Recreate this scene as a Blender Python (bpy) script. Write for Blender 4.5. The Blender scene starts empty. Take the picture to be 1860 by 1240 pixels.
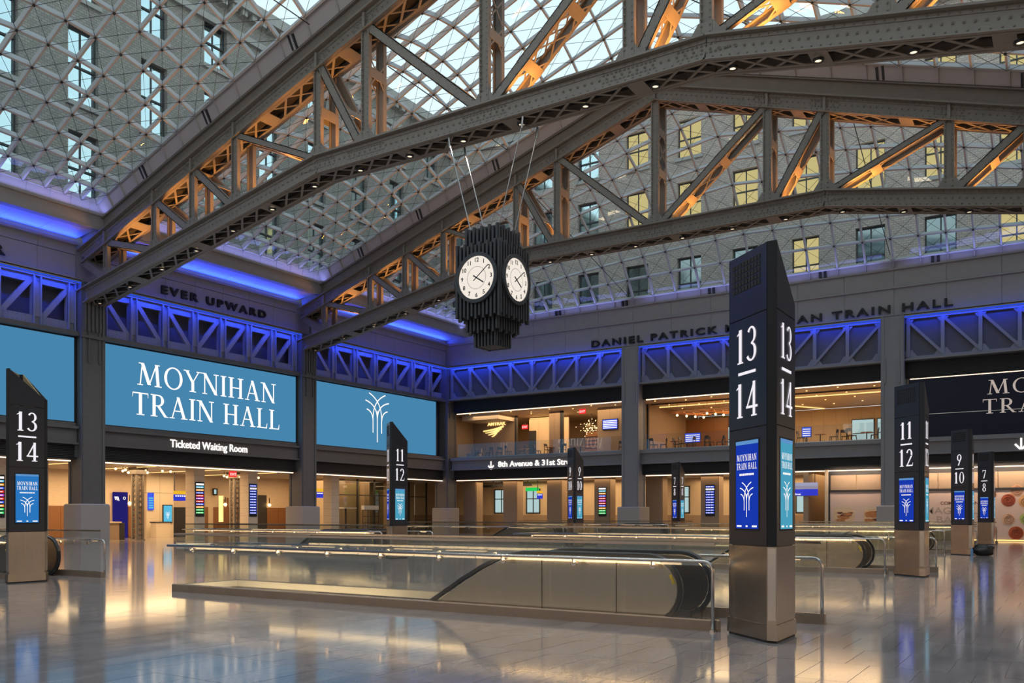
import bpy, math, random
from mathutils import Vector, Matrix
random.seed(7)
R = math.radians
sc = bpy.context.scene
C = sc.collection
# ------------------------------------------------------------------ camera, sky, exposure, large lights
cd = bpy.data.cameras.new('camera'); cam = bpy.data.objects.new('camera', cd); C.objects.link(cam)
cam.location = (0, 0, 1.5); cam.rotation_euler = (R(90), 0, R(32.75))
cd.sensor_fit = 'HORIZONTAL'; cd.sensor_width = 36; cd.lens = 1590 / 1860 * 36; cd.shift_y = 315.2 / 1860
cd.clip_end = 400; cd.clip_start = .05
sc.camera = cam
sc.view_settings.view_transform = 'Standard'; sc.view_settings.look = 'None'
sc.view_settings.exposure = 0.18; sc.view_settings.gamma = 1.0; sc.view_settings.use_curve_mapping = False
sc.cycles.use_denoising = True
sc.cycles.max_bounces = 6; sc.cycles.diffuse_bounces = 3; sc.cycles.glossy_bounces = 3
sc.cycles.transmission_bounces = 4; sc.cycles.transparent_max_bounces = 40
sc.cycles.sample_clamp_indirect = 4; sc.cycles.caustics_reflective = False; sc.cycles.caustics_refractive = False
w = bpy.data.worlds.new('sky'); sc.world = w; w.use_nodes = True
nt = w.node_tree; nt.nodes.clear()
tc = nt.nodes.new('ShaderNodeTexCoord'); sx = nt.nodes.new('ShaderNodeSeparateXYZ'); rp = nt.nodes.new('ShaderNodeValToRGB')
bg = nt.nodes.new('ShaderNodeBackground'); wo = nt.nodes.new('ShaderNodeOutputWorld')
rp.color_ramp.elements[0].color = (.80, .86, .86, 1); rp.color_ramp.elements[0].position = .05
rp.color_ramp.elements[1].color = (.50, .70, .86, 1); rp.color_ramp.elements[1].position = .85
nt.links.new(tc.outputs['Generated'], sx.inputs[0]); nt.links.new(sx.outputs['Z'], rp.inputs[0])
nt.links.new(rp.outputs[0], bg.inputs[0]); nt.links.new(bg.outputs[0], wo.inputs[0])
bg.inputs[1].default_value = 1.25

def area(name, loc, size, col, energy, direction=(0, 0, -1), spread=180, along=(0, 1, 0)):
    """a rectangular lamp: size[0] across, size[1] along the given axis, shining towards direction"""
    l = bpy.data.lights.new(name, 'AREA'); l.shape = 'RECTANGLE'; l.size, l.size_y = size
    l.color = col; l.energy = energy; l.spread = R(spread)
    o = bpy.data.objects.new(name, l); C.objects.link(o); o.location = loc
    z = -Vector(direction).normalized(); y = Vector(along); y = (y - z * y.dot(z)).normalized(); x = y.cross(z)
    o.rotation_euler = Matrix((x, y, z)).transposed().to_euler(); return o
WARM = (1, .66, .34); BLUE = (.02, .065, 1.0); ORANGE = (1, .40, .08)
XW, YB, XC = -43.0, 57.0, -17.75          # left wall, back wall, ridge line
COLY = (11.15, 26.25, 41.35)              # column / truss lines along the left wall
COLX = (-26.4, -9.2)                      # columns of the back wall
# blue wall washers under the frieze, behind a small lip added to block their direct glare, in front of the lattice girders
for a, b in ((12, 25.6), (27, 40.7), (42.1, 56.6)):
    m = (a + b) / 2; n = b - a
    area('blue_washer', (XW + .40, m, 13.38), (.06, n), BLUE, 270, (-.5, 0, -1))
    area('blue_cove_washer', (XW + .12, m, 15.36), (.10, n), BLUE, 330, (1, 0, .18))
    area('blue_frieze_washer', (XW + .38, m, 13.48), (.06, n), BLUE, 14, (-1, 0, .6))
for a, b in ((-42.4, -27.2), (-25.6, -10), (-8.4, 6.5)):
    m = (a + b) / 2; n = b - a; f = 1.6 if a < -30 else 1
    area('blue_washer', (m, YB - .40, 13.38), (.06, n), BLUE, 150 * f, (0, .5, -1), along=(1, 0, 0))
    area('blue_frieze_washer', (m, YB - .38, 13.48), (.06, n), BLUE, 12 * f, (0, 1, .6), along=(1, 0, 0))
    area('cornice_uplight', (m, YB - .75, 16.3), (.4, n), (.26, .32, 1), 75, (0, -.08, 1), along=(1, 0, 0))
for a, b in ((12, 25.6), (27, 40.7), (42.1, 56.6)): area('cornice_uplight', (-40.6, (a + b) / 2, 16.5), (.3, b - a), (.26, .32, 1), 60, (.1, 0, 1))
for a, b in ((-12.9, -10), (-8.3, 7)): area('hoarding_light', ((a + b) / 2, YB - .35, 4.3), (b - a, .08), (1, .72, .50), 60 * (b - a) / 3, (0, .55, -1), along=(0, 1, 0))
# the hall's own lamps: warm downlights along the trusses and over the side bays
def spot(name, loc, col, energy, angle=125, blend=.7, radius=.1):
    l = bpy.data.lights.new(name, 'SPOT'); l.color = col; l.energy = energy; l.spot_size = R(angle); l.spot_blend = blend; l.shadow_soft_size = radius
    o = bpy.data.objects.new(name, l); C.objects.link(o); o.location = loc; return o
LAMPX = [XC - 24.2 + 48.4 * i / 19 for i in range(20)]
for y in COLY:  # first line is out of view: lamps added there without a truss
    for x in LAMPX[2:-2]:
        d = abs(x - XC); z = (16.12 if d <= 8.25 else 16.12 - .188 * (d - 8.25)) - .88
        spot('truss_downlight', (x, y, z), (1, .89, .80), 300)
area('unseen_arcade_light', (7.8, 20, 3.2), (3.0, 45), (1, .68, .40), 420, (-1, 0, -.05))  # out of view, added for the warm streaks on the kiosk steel
area('unseen_arcade_light', (-15, -4.8, 3.2), (3.0, 40), (1, .70, .44), 420, (0, 1, -.02), along=(1, 0, 0))  # same added warm light at the unseen near end
area('waiting_room_light', (-48.6, 33.5, 4.2), (6, 12), WARM, 1050)
area('waiting_room_light', (-48.6, 49, 4.2), (6, 12), WARM, 560)
area('waiting_room_light', (-48.6, 20, 4.2), (6, 12), WARM, 560)
area('concourse_light', (-34.5, 61.2, 4.2), (14, 5), WARM, 560)
area('concourse_light', (-17.5, 61.2, 4.2), (14, 5), WARM, 560)
area('lounge_light', (-35, 60.5, 9.55), (13, 5), WARM, 700)
area('lounge_light', (-17.5, 62, 9.55), (14, 8), WARM, 1050)
# ------------------------------------------------------------------ materials
MATS = {}
def mat(name, col, rough=.5, metal=0., var=.12, scale=4., bump=0., stretch=None, spec=.5):
    if name in MATS: return MATS[name]
    m = bpy.data.materials.new(name); m.use_nodes = True; n = m.node_tree.nodes; l = m.node_tree.links
    b = n['Principled BSDF']; b.inputs['Roughness'].default_value = rough; b.inputs['Metallic'].default_value = metal
    b.inputs['Specular IOR Level'].default_value = spec
    t = n.new('ShaderNodeTexCoord'); no = n.new('ShaderNodeTexNoise'); no.inputs['Scale'].default_value = scale; no.inputs['Detail'].default_value = 4
    src = t.outputs['Object']
    if stretch:
        mp = n.new('ShaderNodeMapping'); mp.inputs['Scale'].default_value = stretch; l.new(src, mp.inputs[0]); src = mp.outputs[0]
    l.new(src, no.inputs['Vector'])
    mx = n.new('ShaderNodeMix'); mx.data_type = 'RGBA'
    mx.inputs['A'].default_value = [c * (1 - var) for c in col] + [1]; mx.inputs['B'].default_value = [min(1, c * (1 + var)) for c in col] + [1]
    l.new(no.outputs['Fac'], mx.inputs['Factor']); l.new(mx.outputs['Result'], b.inputs['Base Color'])
    if bump:
        bp = n.new('ShaderNodeBump'); bp.inputs['Strength'].default_value = bump; bp.inputs['Distance'].default_value = .02
        l.new(no.outputs['Fac'], bp.inputs['Height']); l.new(bp.outputs[0], b.inputs['Normal'])
    MATS[name] = m; return m
def emit(name, col, s=1.):
    if name in MATS: return MATS[name]
    m = bpy.data.materials.new(name); m.use_nodes = True; n = m.node_tree.nodes; n.clear()
    e = n.new('ShaderNodeEmission'); e.inputs[0].default_value = list(col) + [1]; e.inputs[1].default_value = s
    o = n.new('ShaderNodeOutputMaterial'); m.node_tree.links.new(e.outputs[0], o.inputs[0]); MATS[name] = m; return m
def glass(name, tint, refl=1.0, base=.04):
    if name in MATS: return MATS[name]
    m = bpy.data.materials.new(name); m.use_nodes = True; n = m.node_tree.nodes; l = m.node_tree.links; n.clear()
    t = n.new('ShaderNodeBsdfTransparent'); t.inputs[0].default_value = list(tint) + [1]
    g = n.new('ShaderNodeBsdfGlossy'); g.inputs['Roughness'].default_value = .02; g.inputs[0].default_value = (refl, refl, refl, 1)
    lw = n.new('ShaderNodeLayerWeight'); lw.inputs[0].default_value = .5      # Schlick's reflectance, the same from both sides of the sheet
    pw = n.new('ShaderNodeMath'); pw.operation = 'POWER'; pw.inputs[1].default_value = 5; l.new(lw.outputs['Facing'], pw.inputs[0])
    f = n.new('ShaderNodeMath'); f.operation = 'MULTIPLY_ADD'; f.inputs[1].default_value = .92; f.inputs[2].default_value = base; l.new(pw.outputs[0], f.inputs[0])
    x = n.new('ShaderNodeMixShader'); o = n.new('ShaderNodeOutputMaterial')
    l.new(f.outputs[0], x.inputs[0]); l.new(t.outputs[0], x.inputs[1]); l.new(g.outputs[0], x.inputs[2]); l.new(x.outputs[0], o.inputs[0])
    MATS[name] = m; return m
def brick_mat(name, c1, c2, mortar, sc_):
    m = bpy.data.materials.new(name); m.use_nodes = True; n = m.node_tree.nodes; l = m.node_tree.links
    b = n['Principled BSDF']; b.inputs['Roughness'].default_value = .85
    t = n.new('ShaderNodeTexCoord'); s = n.new('ShaderNodeSeparateXYZ'); a = n.new('ShaderNodeMath'); cb = n.new('ShaderNodeCombineXYZ')
    a.operation = 'ADD'; k = n.new('ShaderNodeTexBrick'); k.inputs['Scale'].default_value = sc_
    k.inputs['Color1'].default_value = list(c1) + [1]; k.inputs['Color2'].default_value = list(c2) + [1]; k.inputs['Mortar'].default_value = list(mortar) + [1]
    k.inputs['Mortar Size'].default_value = .03
    l.new(t.outputs['Object'], s.inputs[0]); l.new(s.outputs['X'], a.inputs[0]); l.new(s.outputs['Y'], a.inputs[1])
    l.new(a.outputs[0], cb.inputs[0]); l.new(s.outputs['Z'], cb.inputs[1]); l.new(cb.outputs[0], k.inputs['Vector'])
    no = n.new('ShaderNodeTexNoise'); no.inputs['Scale'].default_value = 2.5; no.inputs['Detail'].default_value = 8; no.inputs['Roughness'].default_value = .7
    l.new(t.outputs['Object'], no.inputs['Vector'])
    mx = n.new('ShaderNodeMix'); mx.data_type = 'RGBA'; mx.blend_type = 'MULTIPLY'; mx.inputs['Factor'].default_value = .25
    l.new(k.outputs['Color'], mx.inputs['A']); l.new(no.outputs['Color'], mx.inputs['B'])
    l.new(mx.outputs['Result'], b.inputs['Base Color']); return m
def floor_mat():
    m = bpy.data.materials.new('polished_marble'); m.use_nodes = True; n = m.node_tree.nodes; l = m.node_tree.links
    b = n['Principled BSDF']; b.inputs['Specular IOR Level'].default_value = .8
    t = n.new('ShaderNodeTexCoord')
    g = n.new('ShaderNodeNewGeometry'); mp = n.new('ShaderNodeMapping'); mp.inputs['Scale'].default_value = (1.4, .35, 1)
    l.new(g.outputs['Position'], mp.inputs[0])
    no = n.new('ShaderNodeTexNoise'); no.inputs['Scale'].default_value = 2.2; no.inputs['Detail'].default_value = 7; no.inputs['Roughness'].default_value = .65
    l.new(mp.outputs[0], no.inputs['Vector'])
    r = n.new('ShaderNodeValToRGB'); e = r.color_ramp.elements
    e[0].position = .3; e[0].color = (.19, .167, .162, 1); e[1].position = .72; e[1].color = (.30, .27, .265, 1)
    l.new(no.outputs['Fac'], r.inputs[0])
    # tone of each slab: 0.47 x 1.02 m cells, laid in rows
    s = n.new('ShaderNodeSeparateXYZ'); l.new(g.outputs['Position'], s.inputs[0])
    def M(op, a, v=None):
        q = n.new('ShaderNodeMath'); q.operation = op; l.new(a, q.inputs[0])
        if v is not None:
            if isinstance(v, (int, float)): q.inputs[1].default_value = v
            else: l.new(v, q.inputs[1])
        return q.outputs[0]
    row = M('FLOOR', M('DIVIDE', M('SUBTRACT', s.outputs['Y'], .08), 1.02))
    off = M('MULTIPLY', M('MODULO', M('ADD', row, 200), 2), .235)
    colm = M('FLOOR', M('DIVIDE', M('SUBTRACT', M('ADD', s.outputs['X'], 3.13), off), .47))
    cb = n.new('ShaderNodeCombineXYZ'); l.new(row, cb.inputs[0]); l.new(colm, cb.inputs[1])
    wn = n.new('ShaderNodeTexWhiteNoise'); wn.noise_dimensions = '3D'; l.new(cb.outputs[0], wn.inputs['Vector'])
    tone = M('ADD', M('MULTIPLY', wn.outputs['Value'], .09), .955)
    mx = n.new('ShaderNodeMix'); mx.data_type = 'RGBA'; mx.blend_type = 'MULTIPLY'; mx.inputs['Factor'].default_value = 1
    l.new(r.outputs[0], mx.inputs['A']); l.new(tone, mx.inputs['B']); l.new(mx.outputs['Result'], b.inputs['Base Color'])
    rr = n.new('ShaderNodeMapRange'); rr.inputs[3].default_value = .06; rr.inputs[4].default_value = .13
    l.new(no.outputs['Fac'], rr.inputs[0]); l.new(rr.outputs[0], b.inputs['Roughness'])
    bp = n.new('ShaderNodeBump'); bp.inputs['Strength'].default_value = .022; bp.inputs['Distance'].default_value = .02
    n2 = n.new('ShaderNodeTexNoise'); n2.inputs['Scale'].default_value = 1.6; n2.inputs['Detail'].default_value = 2
    l.new(mp.outputs[0], n2.inputs['Vector']); l.new(n2.outputs['Fac'], bp.inputs['Height']); l.new(bp.outputs[0], b.inputs['Normal'])
    return m
M_FLOOR = floor_mat()
M_JOINT = mat('joint', (.13, .11, .10), .5)
M_STEEL = mat('truss_paint', (.205, .178, .15), .5, 0, .14, 3, .15)
M_CHORDSHADE = mat('chord_inner_shade', (.03, .027, .025), .8)  # near-black: shade inside the closed chords put into the colour
M_COL = mat('column_paint', (.115, .11, .112), .45, 0, .12, 3)
M_WALLP = mat('frieze_paint', (.33, .305, .30), .5, 0, .08, 2)
M_BEAM = mat('beam_paint', (.235, .23, .245), .5, 0, .08, 2)
M_DARK = mat('dark_metal', (.022, .022, .025), .55, 0, .2, 4)
M_BLACK = mat('kiosk_black', (.021, .022, .028), .3, 0, .2, 4)
M_GRILL = mat('grille_black', (.006, .006, .007), .7)
M_SOFFIT = mat('soffit_white', (.55, .55, .55), .5, 0, .04)
M_LATT = mat('girder_paint', (.24, .24, .26), .5, 0, .1, 3)
M_BACKP = mat('girder_back_panel', (.10, .10, .115), .6, 0, .1, 2)
M_CURB = mat('skylight_curb_paint', (.46, .42, .42), .55, 0, .05, 2)
M_RIB = mat('rib_white', (.47, .46, .46), .45, 0, .04, 2)
M_CABLE = mat('cable_dark', (.05, .05, .05), .4, .6)
M_ROD = mat('cable_steel', (.35, .33, .31), .3, 1)
M_SSTEEL = mat('brushed_steel', (.42, .37, .32), .24, 1, .1, 3, .03, (6, 6, .4))
M_RAIL = mat('rail_steel', (.58, .54, .50), .25, 1, .05, 5)
M_BRONZE = mat('curb_bronze', (.30, .235, .18), .45, .6, .15, 4)
M_RUBBER = mat('belt_rubber', (.012, .012, .013), .35)
M_STONE = mat('pedestal_stone', (.34, .31, .29), .7, 0, .12, 14, .1)
M_TRAV = mat('travertine', (.62, .50, .37), .6, 0, .15, 3, .1, (1, 1, 7))
M_CREAM = mat('cream_panel', (.62, .53, .40), .6, 0, .05, 2)
M_WOOD = mat('wainscot_wood', (.22, .095, .035), .45, 0, .35, 6, 0, (1, 1, 10))
M_WOODP = mat('wood_panel', (.33, .235, .155), .55, 0, .15, 5, 0, (6, 6, .5))
M_PLASTER = mat('warm_plaster', (.60, .47, .32), .7, 0, .08, 2)
M_CEIL = mat('ceiling_panel', (.50, .42, .33), .6, 0, .06, 1)
M_CHAIR = mat('chair_dark', (.02, .016, .014), .4)
M_YEL = mat('warning_yellow', (.42, .33, .015), .5)
M_BAG = mat('bag_black', (.012, .012, .013), .45, 0, .3, 9, .4)
M_BOTTLE = mat('bottle_blue', (.10, .25, .45), .15)
M_MURAL = mat('mural_pink', (.62, .46, .38), .6, 0, .04, 2)
M_TEXTD = mat('mural_text_brown', (.16, .055, .03), .6)
M_TEXTG = mat('mural_text_grey', (.40, .30, .235), .6)
M_LETTER = mat('letter_black', (.012, .011, .012), .5)
M_GLASS = glass('skylight_glass', (.90, .95, .93))
M_BGLASS = glass('balustrade_glass', (.955, .97, .955), .9)
M_RGLASS = glass('railing_glass', (.95, .96, .95), 1., .075)
M_WINDIM = mat('window_glass_dim', (.26, .33, .34), .08, 1., .2, .5)
M_WINREF = mat('window_glass_sky', (.60, .80, .84), .06, 1., .15, .5)
M_BRICK = brick_mat('brick_left', (.37, .36, .32), (.28, .275, .25), (.20, .195, .18), 1.7)
M_BRICK2 = brick_mat('brick_back', (.58, .49, .42), (.44, .385, .335), (.30, .27, .25), 1.7)
M_STONE2 = mat('cornice_stone', (.36, .36, .34), .8, 0, .2, 3)
M_WFRAME = mat('window_frame_dark', (.035, .04, .042), .5)
E_YWIN = emit('lit_window', (.62, .50, .22), .9)
E_WHITE = emit('lettering_white', (1, .93, .86), 1.15)
E_NUM = emit('numeral_white', (.86, .82, .88), .95)
E_SCREEN = emit('screen_blue', (.062, .235, .42), .88)
E_STRIP = emit('strip_warm', (1, .72, .50), 2.6)
E_RSTRIP = emit('rail_light', (1, .66, .36), 1.1)
E_BSTRIP = emit('strip_blue', (.02, .08, .80), .8)
E_DOWN = emit('downlight', (1, .78, .52), 1.5)
E_BULB = emit('bulb_warm', (1, .62, .25), 6.)
E_DIAL = emit('dial_white', (.86, .78, .69), .92)
E_RED = emit('exit_red', (.85, .03, .03), 1.0)
E_KBLUE = emit('kiosk_screen_deep', (.008, .035, .36), 1.)  # viewing-angle shift of the screens is put into these face colours
E_KTEAL = emit('kiosk_screen_teal', (.06, .30, .44), 1.)
E_KMID = emit('kiosk_screen_mid', (.02, .16, .46), 1.)
E_KBAR = emit('kiosk_bar', (.10, .25, .50), 1.)
E_SBLUE = emit('sign_blue', (.03, .04, .50), 1.)
E_SYEL = emit('sign_yellow', (.75, .42, .02), 1.)
E_GREEN = emit('board_green', (.02, .55, .10), 1.)
E_CYAN = emit('board_cyan', (.10, .45, .65), 1.)
E_PURP = emit('board_purple', (.45, .05, .60), 1.)
E_ORG = emit('board_orange', (.9, .32, .02), 1.)
E_BLU2 = emit('board_blue', (.05, .10, .75), 1.)
E_PALE = emit('window_daylight', (.42, .58, .58), .9)
E_GOLD = emit('logo_gold', (1, .62, .22), 1.4)
M_NAVY = mat('navy_glass', (.010, .012, .032), .3, 0, .2, 1, spec=.2)
M_NAVYP = mat('navy_panel', (.02, .02, .12), .4)
# ------------------------------------------------------------------ mesh building
class MB:
    def __init__(s): s.v = []; s.f = []
    def add(s, vs, fs):
        o = len(s.v); s.v += [tuple(v) for v in vs]; s.f += [tuple(i + o for i in f) for f in fs]; return s
    def hexa(s, p):            # 8 points: bottom ring 0-3, top ring 4-7
        return s.add(p, [(3, 2, 1, 0), (4, 5, 6, 7), (0, 1, 5, 4), (1, 2, 6, 5), (2, 3, 7, 6), (3, 0, 4, 7)])
    def box(s, x0, x1, y0, y1, z0, z1):
        return s.hexa([(x0, y0, z0), (x1, y0, z0), (x1, y1, z0), (x0, y1, z0), (x0, y0, z1), (x1, y0, z1), (x1, y1, z1), (x0, y1, z1)])
    def bar(s, p, q, wd, ht, up=(0, 0, 1)):
        p = Vector(p); q = Vector(q); d = (q - p).normalized(); sd = d.cross(Vector(up))
        if sd.length < 1e-4: sd = d.cross(Vector((1, 0, 0)))
        sd.normalize(); u = sd.cross(d).normalized(); a = sd * wd / 2; b = u * ht / 2
        return s.hexa([p - a - b, p + a - b, p + a + b, p - a + b, q - a - b, q + a - b, q + a + b, q - a + b])
    def xz(s, p, q, h, y0, y1, off=0.):     # bar in an xz plane, height h across, from y0 to y1
        p = Vector((p[0], 0, p[1])); q = Vector((q[0], 0, q[1])); d = (q - p).normalized(); u = Vector((-d.z, 0, d.x))
        if u.z < 0: u = -u
        a = u * (off - h / 2); b = u * (off + h / 2); Y0 = Vector((0, y0, 0)); Y1 = Vector((0, y1, 0))
        return s.hexa([p + a + Y0, q + a + Y0, q + a + Y1, p + a + Y1, p + b + Y0, q + b + Y0, q + b + Y1, p + b + Y1])
    def tube(s, pts, r, n=8, cap=True):
        pts = [Vector(p) for p in pts]; rings = []; prev = None
        for i, p in enumerate(pts):
            d = ((pts[i + 1] if i < len(pts) - 1 else p) - (pts[i - 1] if i else p)).normalized()
            if prev is None:
                ref = Vector((0, 0, 1)) if abs(d.z) < .9 else Vector((1, 0, 0)); a = d.cross(ref).normalized()
            else: a = (prev - d * prev.dot(d)).normalized()
            prev = a; b = d.cross(a)
            rr = r[i] if isinstance(r, (list, tuple)) else r
            rings.append([p + (a * math.cos(t) + b * math.sin(t)) * rr for t in (2 * math.pi * k / n for k in range(n))])
        o = len(s.v)
        for g in rings: s.v += [tuple(v) for v in g]
        for i in range(len(pts) - 1):
            for k in range(n):
                s.f.append((o + i * n + k, o + i * n + (k + 1) % n, o + (i + 1) * n + (k + 1) % n, o + (i + 1) * n + k))
        if cap:
            s.f.append(tuple(o + k for k in reversed(range(n)))); s.f.append(tuple(o + (len(pts) - 1) * n + k for k in range(n)))
        return s
    def prism(s, poly, fn, t0, t1):         # poly of 2-D points, fn(u, v, t) -> 3-D
        n = len(poly)
        return s.add([fn(u, v, t0) for u, v in poly] + [fn(u, v, t1) for u, v in poly],
                     [tuple(range(n - 1, -1, -1)), tuple(range(n, 2 * n))] + [(i, (i + 1) % n, n + (i + 1) % n, n + i) for i in range(n)])
    def disc(s, c, u, v, nrm, r, th, n=24):
        c = Vector(c); u = Vector(u); v = Vector(v); nrm = Vector(nrm)
        return s.prism([(math.cos(2 * math.pi * k / n) * r, math.sin(2 * math.pi * k / n) * r) for k in range(n)],
                       lambda a, b, t: c + u * a + v * b + nrm * t, 0, th)
    def ring(s, c, u, v, nrm, r0, r1, th, n=32):
        c = Vector(c); u = Vector(u); v = Vector(v); nrm = Vector(nrm); o = len(s.v)
        for k in range(n):
            a = 2 * math.pi * k / n; d = u * math.cos(a) + v * math.sin(a)
            s.v += [tuple(c + d * r0), tuple(c + d * r1), tuple(c + d * r1 + nrm * th), tuple(c + d * r0 + nrm * th)]
        for k in range(n):
            i = o + 4 * k; j = o + 4 * ((k + 1) % n)
            for m_ in range(4): s.f.append((i + m_, i + (m_ + 1) % 4, j + (m_ + 1) % 4, j + m_))
        return s
    def sphere(s, c, r, n=8, m=6):
        o = len(s.v)
        for i in range(m + 1):
            for k in range(n):
                t = math.pi * i / m; a = 2 * math.pi * k / n
                s.v.append((c[0] + r * math.sin(t) * math.cos(a), c[1] + r * math.sin(t) * math.sin(a), c[2] + r * math.cos(t)))
        for i in range(m):
            for k in range(n): s.f.append((o + i * n + k, o + i * n + (k + 1) % n, o + (i + 1) * n + (k + 1) % n, o + (i + 1) * n + k))
        return s
    def mesh(s, name, m, smooth=False):
        me = bpy.data.meshes.new(name); me.from_pydata(s.v, [], s.f); me.validate(); 
        import bmesh as _b
        bm = _b.new(); bm.from_mesh(me); _b.ops.recalc_face_normals(bm, faces=bm.faces)
        bm.to_mesh(me); bm.free()
        if smooth:
            for p in me.polygons: p.use_smooth = True
        me.materials.append(m); return me
def tag(o, label=None, cat=None, group=None, kind=None):
    if label: o['label'] = label
    if cat: o['category'] = cat
    if group: o['group'] = group
    if kind: o['kind'] = kind
    return o
def add(name, data, parent=None, loc=(0, 0, 0), **k):
    o = bpy.data.objects.new(name, data); C.objects.link(o); o.location = loc
    if parent: o.parent = parent
    return tag(o, **k)
def build(name, mb, m, parent=None, smooth=False, loc=(0, 0, 0), **k):
    return add(name, mb.mesh(name, m, smooth), parent, loc, **k)
def empty(name, loc=(0, 0, 0), **k):
    o = add(name, None, None, loc, **k); o.empty_display_size = .2; return o
KIDS = {}
def copy_tree(o, parent=None, kids=None):
    if kids is None:
        kids = {}
        for x in C.objects:
            if x.parent: kids.setdefault(x.parent.name, []).append(x)
    c = o.copy(); C.objects.link(c); c.parent = parent
    for ch in kids.get(o.name, []): copy_tree(ch, c, kids)
    return c
# ------------------------------------------------------------------ lettering
def text_mesh(s, size, extrude=.0, bold=0., align='LEFT', space=1.):
    cu = bpy.data.curves.new('t', 'FONT'); cu.body = s; cu.size = size; cu.extrude = extrude; cu.offset = bold
    cu.align_x = align; cu.space_character = space; cu.resolution_u = 3
    o = bpy.data.objects.new('t', cu); C.objects.link(o)
    dg = bpy.context.evaluated_depsgraph_get(); me = bpy.data.meshes.new_from_object(o.evaluated_get(dg))
    bpy.data.objects.remove(o); bpy.data.curves.remove(cu); return me
def put_text(name, s, size, origin, u, nrm, m, parent=None, extrude=.01, bold=0., align='LEFT', space=1., width=None, **k):
    me = text_mesh(s, size, extrude, bold, align, space)
    u = Vector(u).normalized(); nrm = Vector(nrm).normalized(); v = Vector((0, 0, 1)); O = Vector(origin)
    sx_ = 1.
    if width:
        xs = [q.co.x for q in me.vertices]; sx_ = width / (max(xs) - min(xs)); x0 = min(xs) if align == 'LEFT' else 0
    for q in me.vertices:
        x, y, z = q.co; q.co = O + u * (x * sx_) + v * y + nrm * (z + extrude)
    me.materials.clear(); me.materials.append(m)
    return add(name, me, parent, **k)
TK, TN, SF = .135, .05, .04
def ring2(cx, cy, rx, ry, a0=0, a1=360, tk=TK, tn=TN, n=22):
    L = []
    def pt(a):
        c, s_ = math.cos(R(a)), math.sin(R(a)); t = tn + (tk - tn) * abs(c) ** 1.5
        return (cx + rx * c, cy + ry * s_), (cx + (rx - t) * c, cy + (ry - min(t, tn * 1.3 + (t - tn) * .5)) * s_)
    n = max(3, int(n * abs(a1 - a0) / 360))
    for i in range(n):
        o0, i0 = pt(a0 + (a1 - a0) * i / n); o1, i1 = pt(a0 + (a1 - a0) * (i + 1) / n); L.append([i0, o0, o1, i1])
    return L
def st(x0, y0, x1, y1, t):                  # slanted stroke, horizontal thickness t
    return [(x0 - t / 2, y0), (x0 + t / 2, y0), (x1 + t / 2, y1), (x1 - t / 2, y1)]
def se(x, y, h=.15):
    return [(x - h, y), (x + h, y), (x + h, y + SF), (x - h, y + SF)]
def rc(x0, x1, y0, y1): return [(x0, y0), (x1, y0), (x1, y1), (x0, y1)]
G = {}
G['I'] = ([st(.17, 0, .17, 1, TK), se(.17, 0), se(.17, 1 - SF)], .34)
G['H'] = ([st(.17, 0, .17, 1, TK), st(.67, 0, .67, 1, TK), rc(.17, .67, .48, .53)] + [se(x, y) for x in (.17, .67) for y in (0, 1 - SF)], .84)
G['T'] = ([st(.36, 0, .36, 1, TK), se(.36, 0, .17), rc(.02, .70, 1 - .05, 1), [(.02, .95), (.05, .95), (.035, .80), (.02, .78)], [(.67, .95), (.70, .95), (.70, .78), (.685, .80)]], .72)
G['L'] = ([st(.17, 0, .17, 1, TK), se(.17, 1 - SF), rc(.02, .60, 0, .05), [(.55, .05), (.60, .05), (.62, .26), (.60, .26)]], .64)
G['N'] = ([st(.14, 0, .14, 1, TN), st(.13, 1, .72, 0, TK * 1.15), st(.72, 0, .72, 1, TN), se(.14, 0, .12), se(.10, 1 - SF, .13), se(.72, 1 - SF, .13)], .86)
G['M'] = ([st(.12, 0, .22, 1, TN), st(.22, 1, .52, .05, TK * 1.1), st(.52, .05, .84, 1, TN), st(.84, 1, .92, 0, TK), se(.12, 0, .12), se(.92, 0, .16), se(.16, 1 - SF, .10), se(.89, 1 - SF, .10)], 1.10)
G['A'] = ([st(.12, 0, .40, 1, TN), st(.40, 1, .70, 0, TK), rc(.22, .60, .33, .375), se(.12, 0, .12), se(.70, 0, .15)], .84)
G['Y'] = ([st(.08, 1, .38, .45, TK), st(.68, 1, .38, .45, TN), st(.38, 0, .38, .48, TK), se(.38, 0, .16), se(.08, 1 - SF, .14), se(.68, 1 - SF, .12)], .76)
G['O'] = (ring2(.45, .5, .43, .52, tk=TK * .95), .92)
G['R'] = ([st(.17, 0, .17, 1, TK), se(.17, 0), se(.12, 1 - SF, .10), rc(.17, .38, .95, 1), rc(.17, .38, .47, .515)] + ring2(.36, .735, .26, .265, -90, 90) + [st(.36, .49, .70, .0, TK), rc(.64, .82, 0, .03)], .80)
G['1'] = ([st(.20, 0, .20, 1, .155), se(.20, 0, .15), [(.02, .86), (.02, .83), (.20, .90), (.24, 1.0)]], .42)
G['2'] = (ring2(.26, .72, .24, .28, -20, 165, .13, .05) + [[(.02, .0), (.10, .0), (.50, .62), (.37, .60)], rc(.02, .52, 0, .075), [(.48, .07), (.52, .07), (.55, .2), (.53, .2)]], .58)
G['3'] = (ring2(.24, .75, .23, .25, -90, 150, .12, .05) + ring2(.22, .27, .27, .27, -150, 90, .13, .05), .54)
G['4'] = ([st(.40, 0, .40, 1, .125), rc(.0, .58, .24, .31), [(.0, .24), (.06, .24), (.46, 1.0), (.38, 1.0)], se(.40, 0, .14)], .60)
G['7'] = ([rc(.02, .52, .93, 1), [(.02, .93), (.05, .93), (.03, .76), (.01, .76)], [(.14, 0), (.27, 0), (.52, .95), (.44, .95)]], .54)
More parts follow.
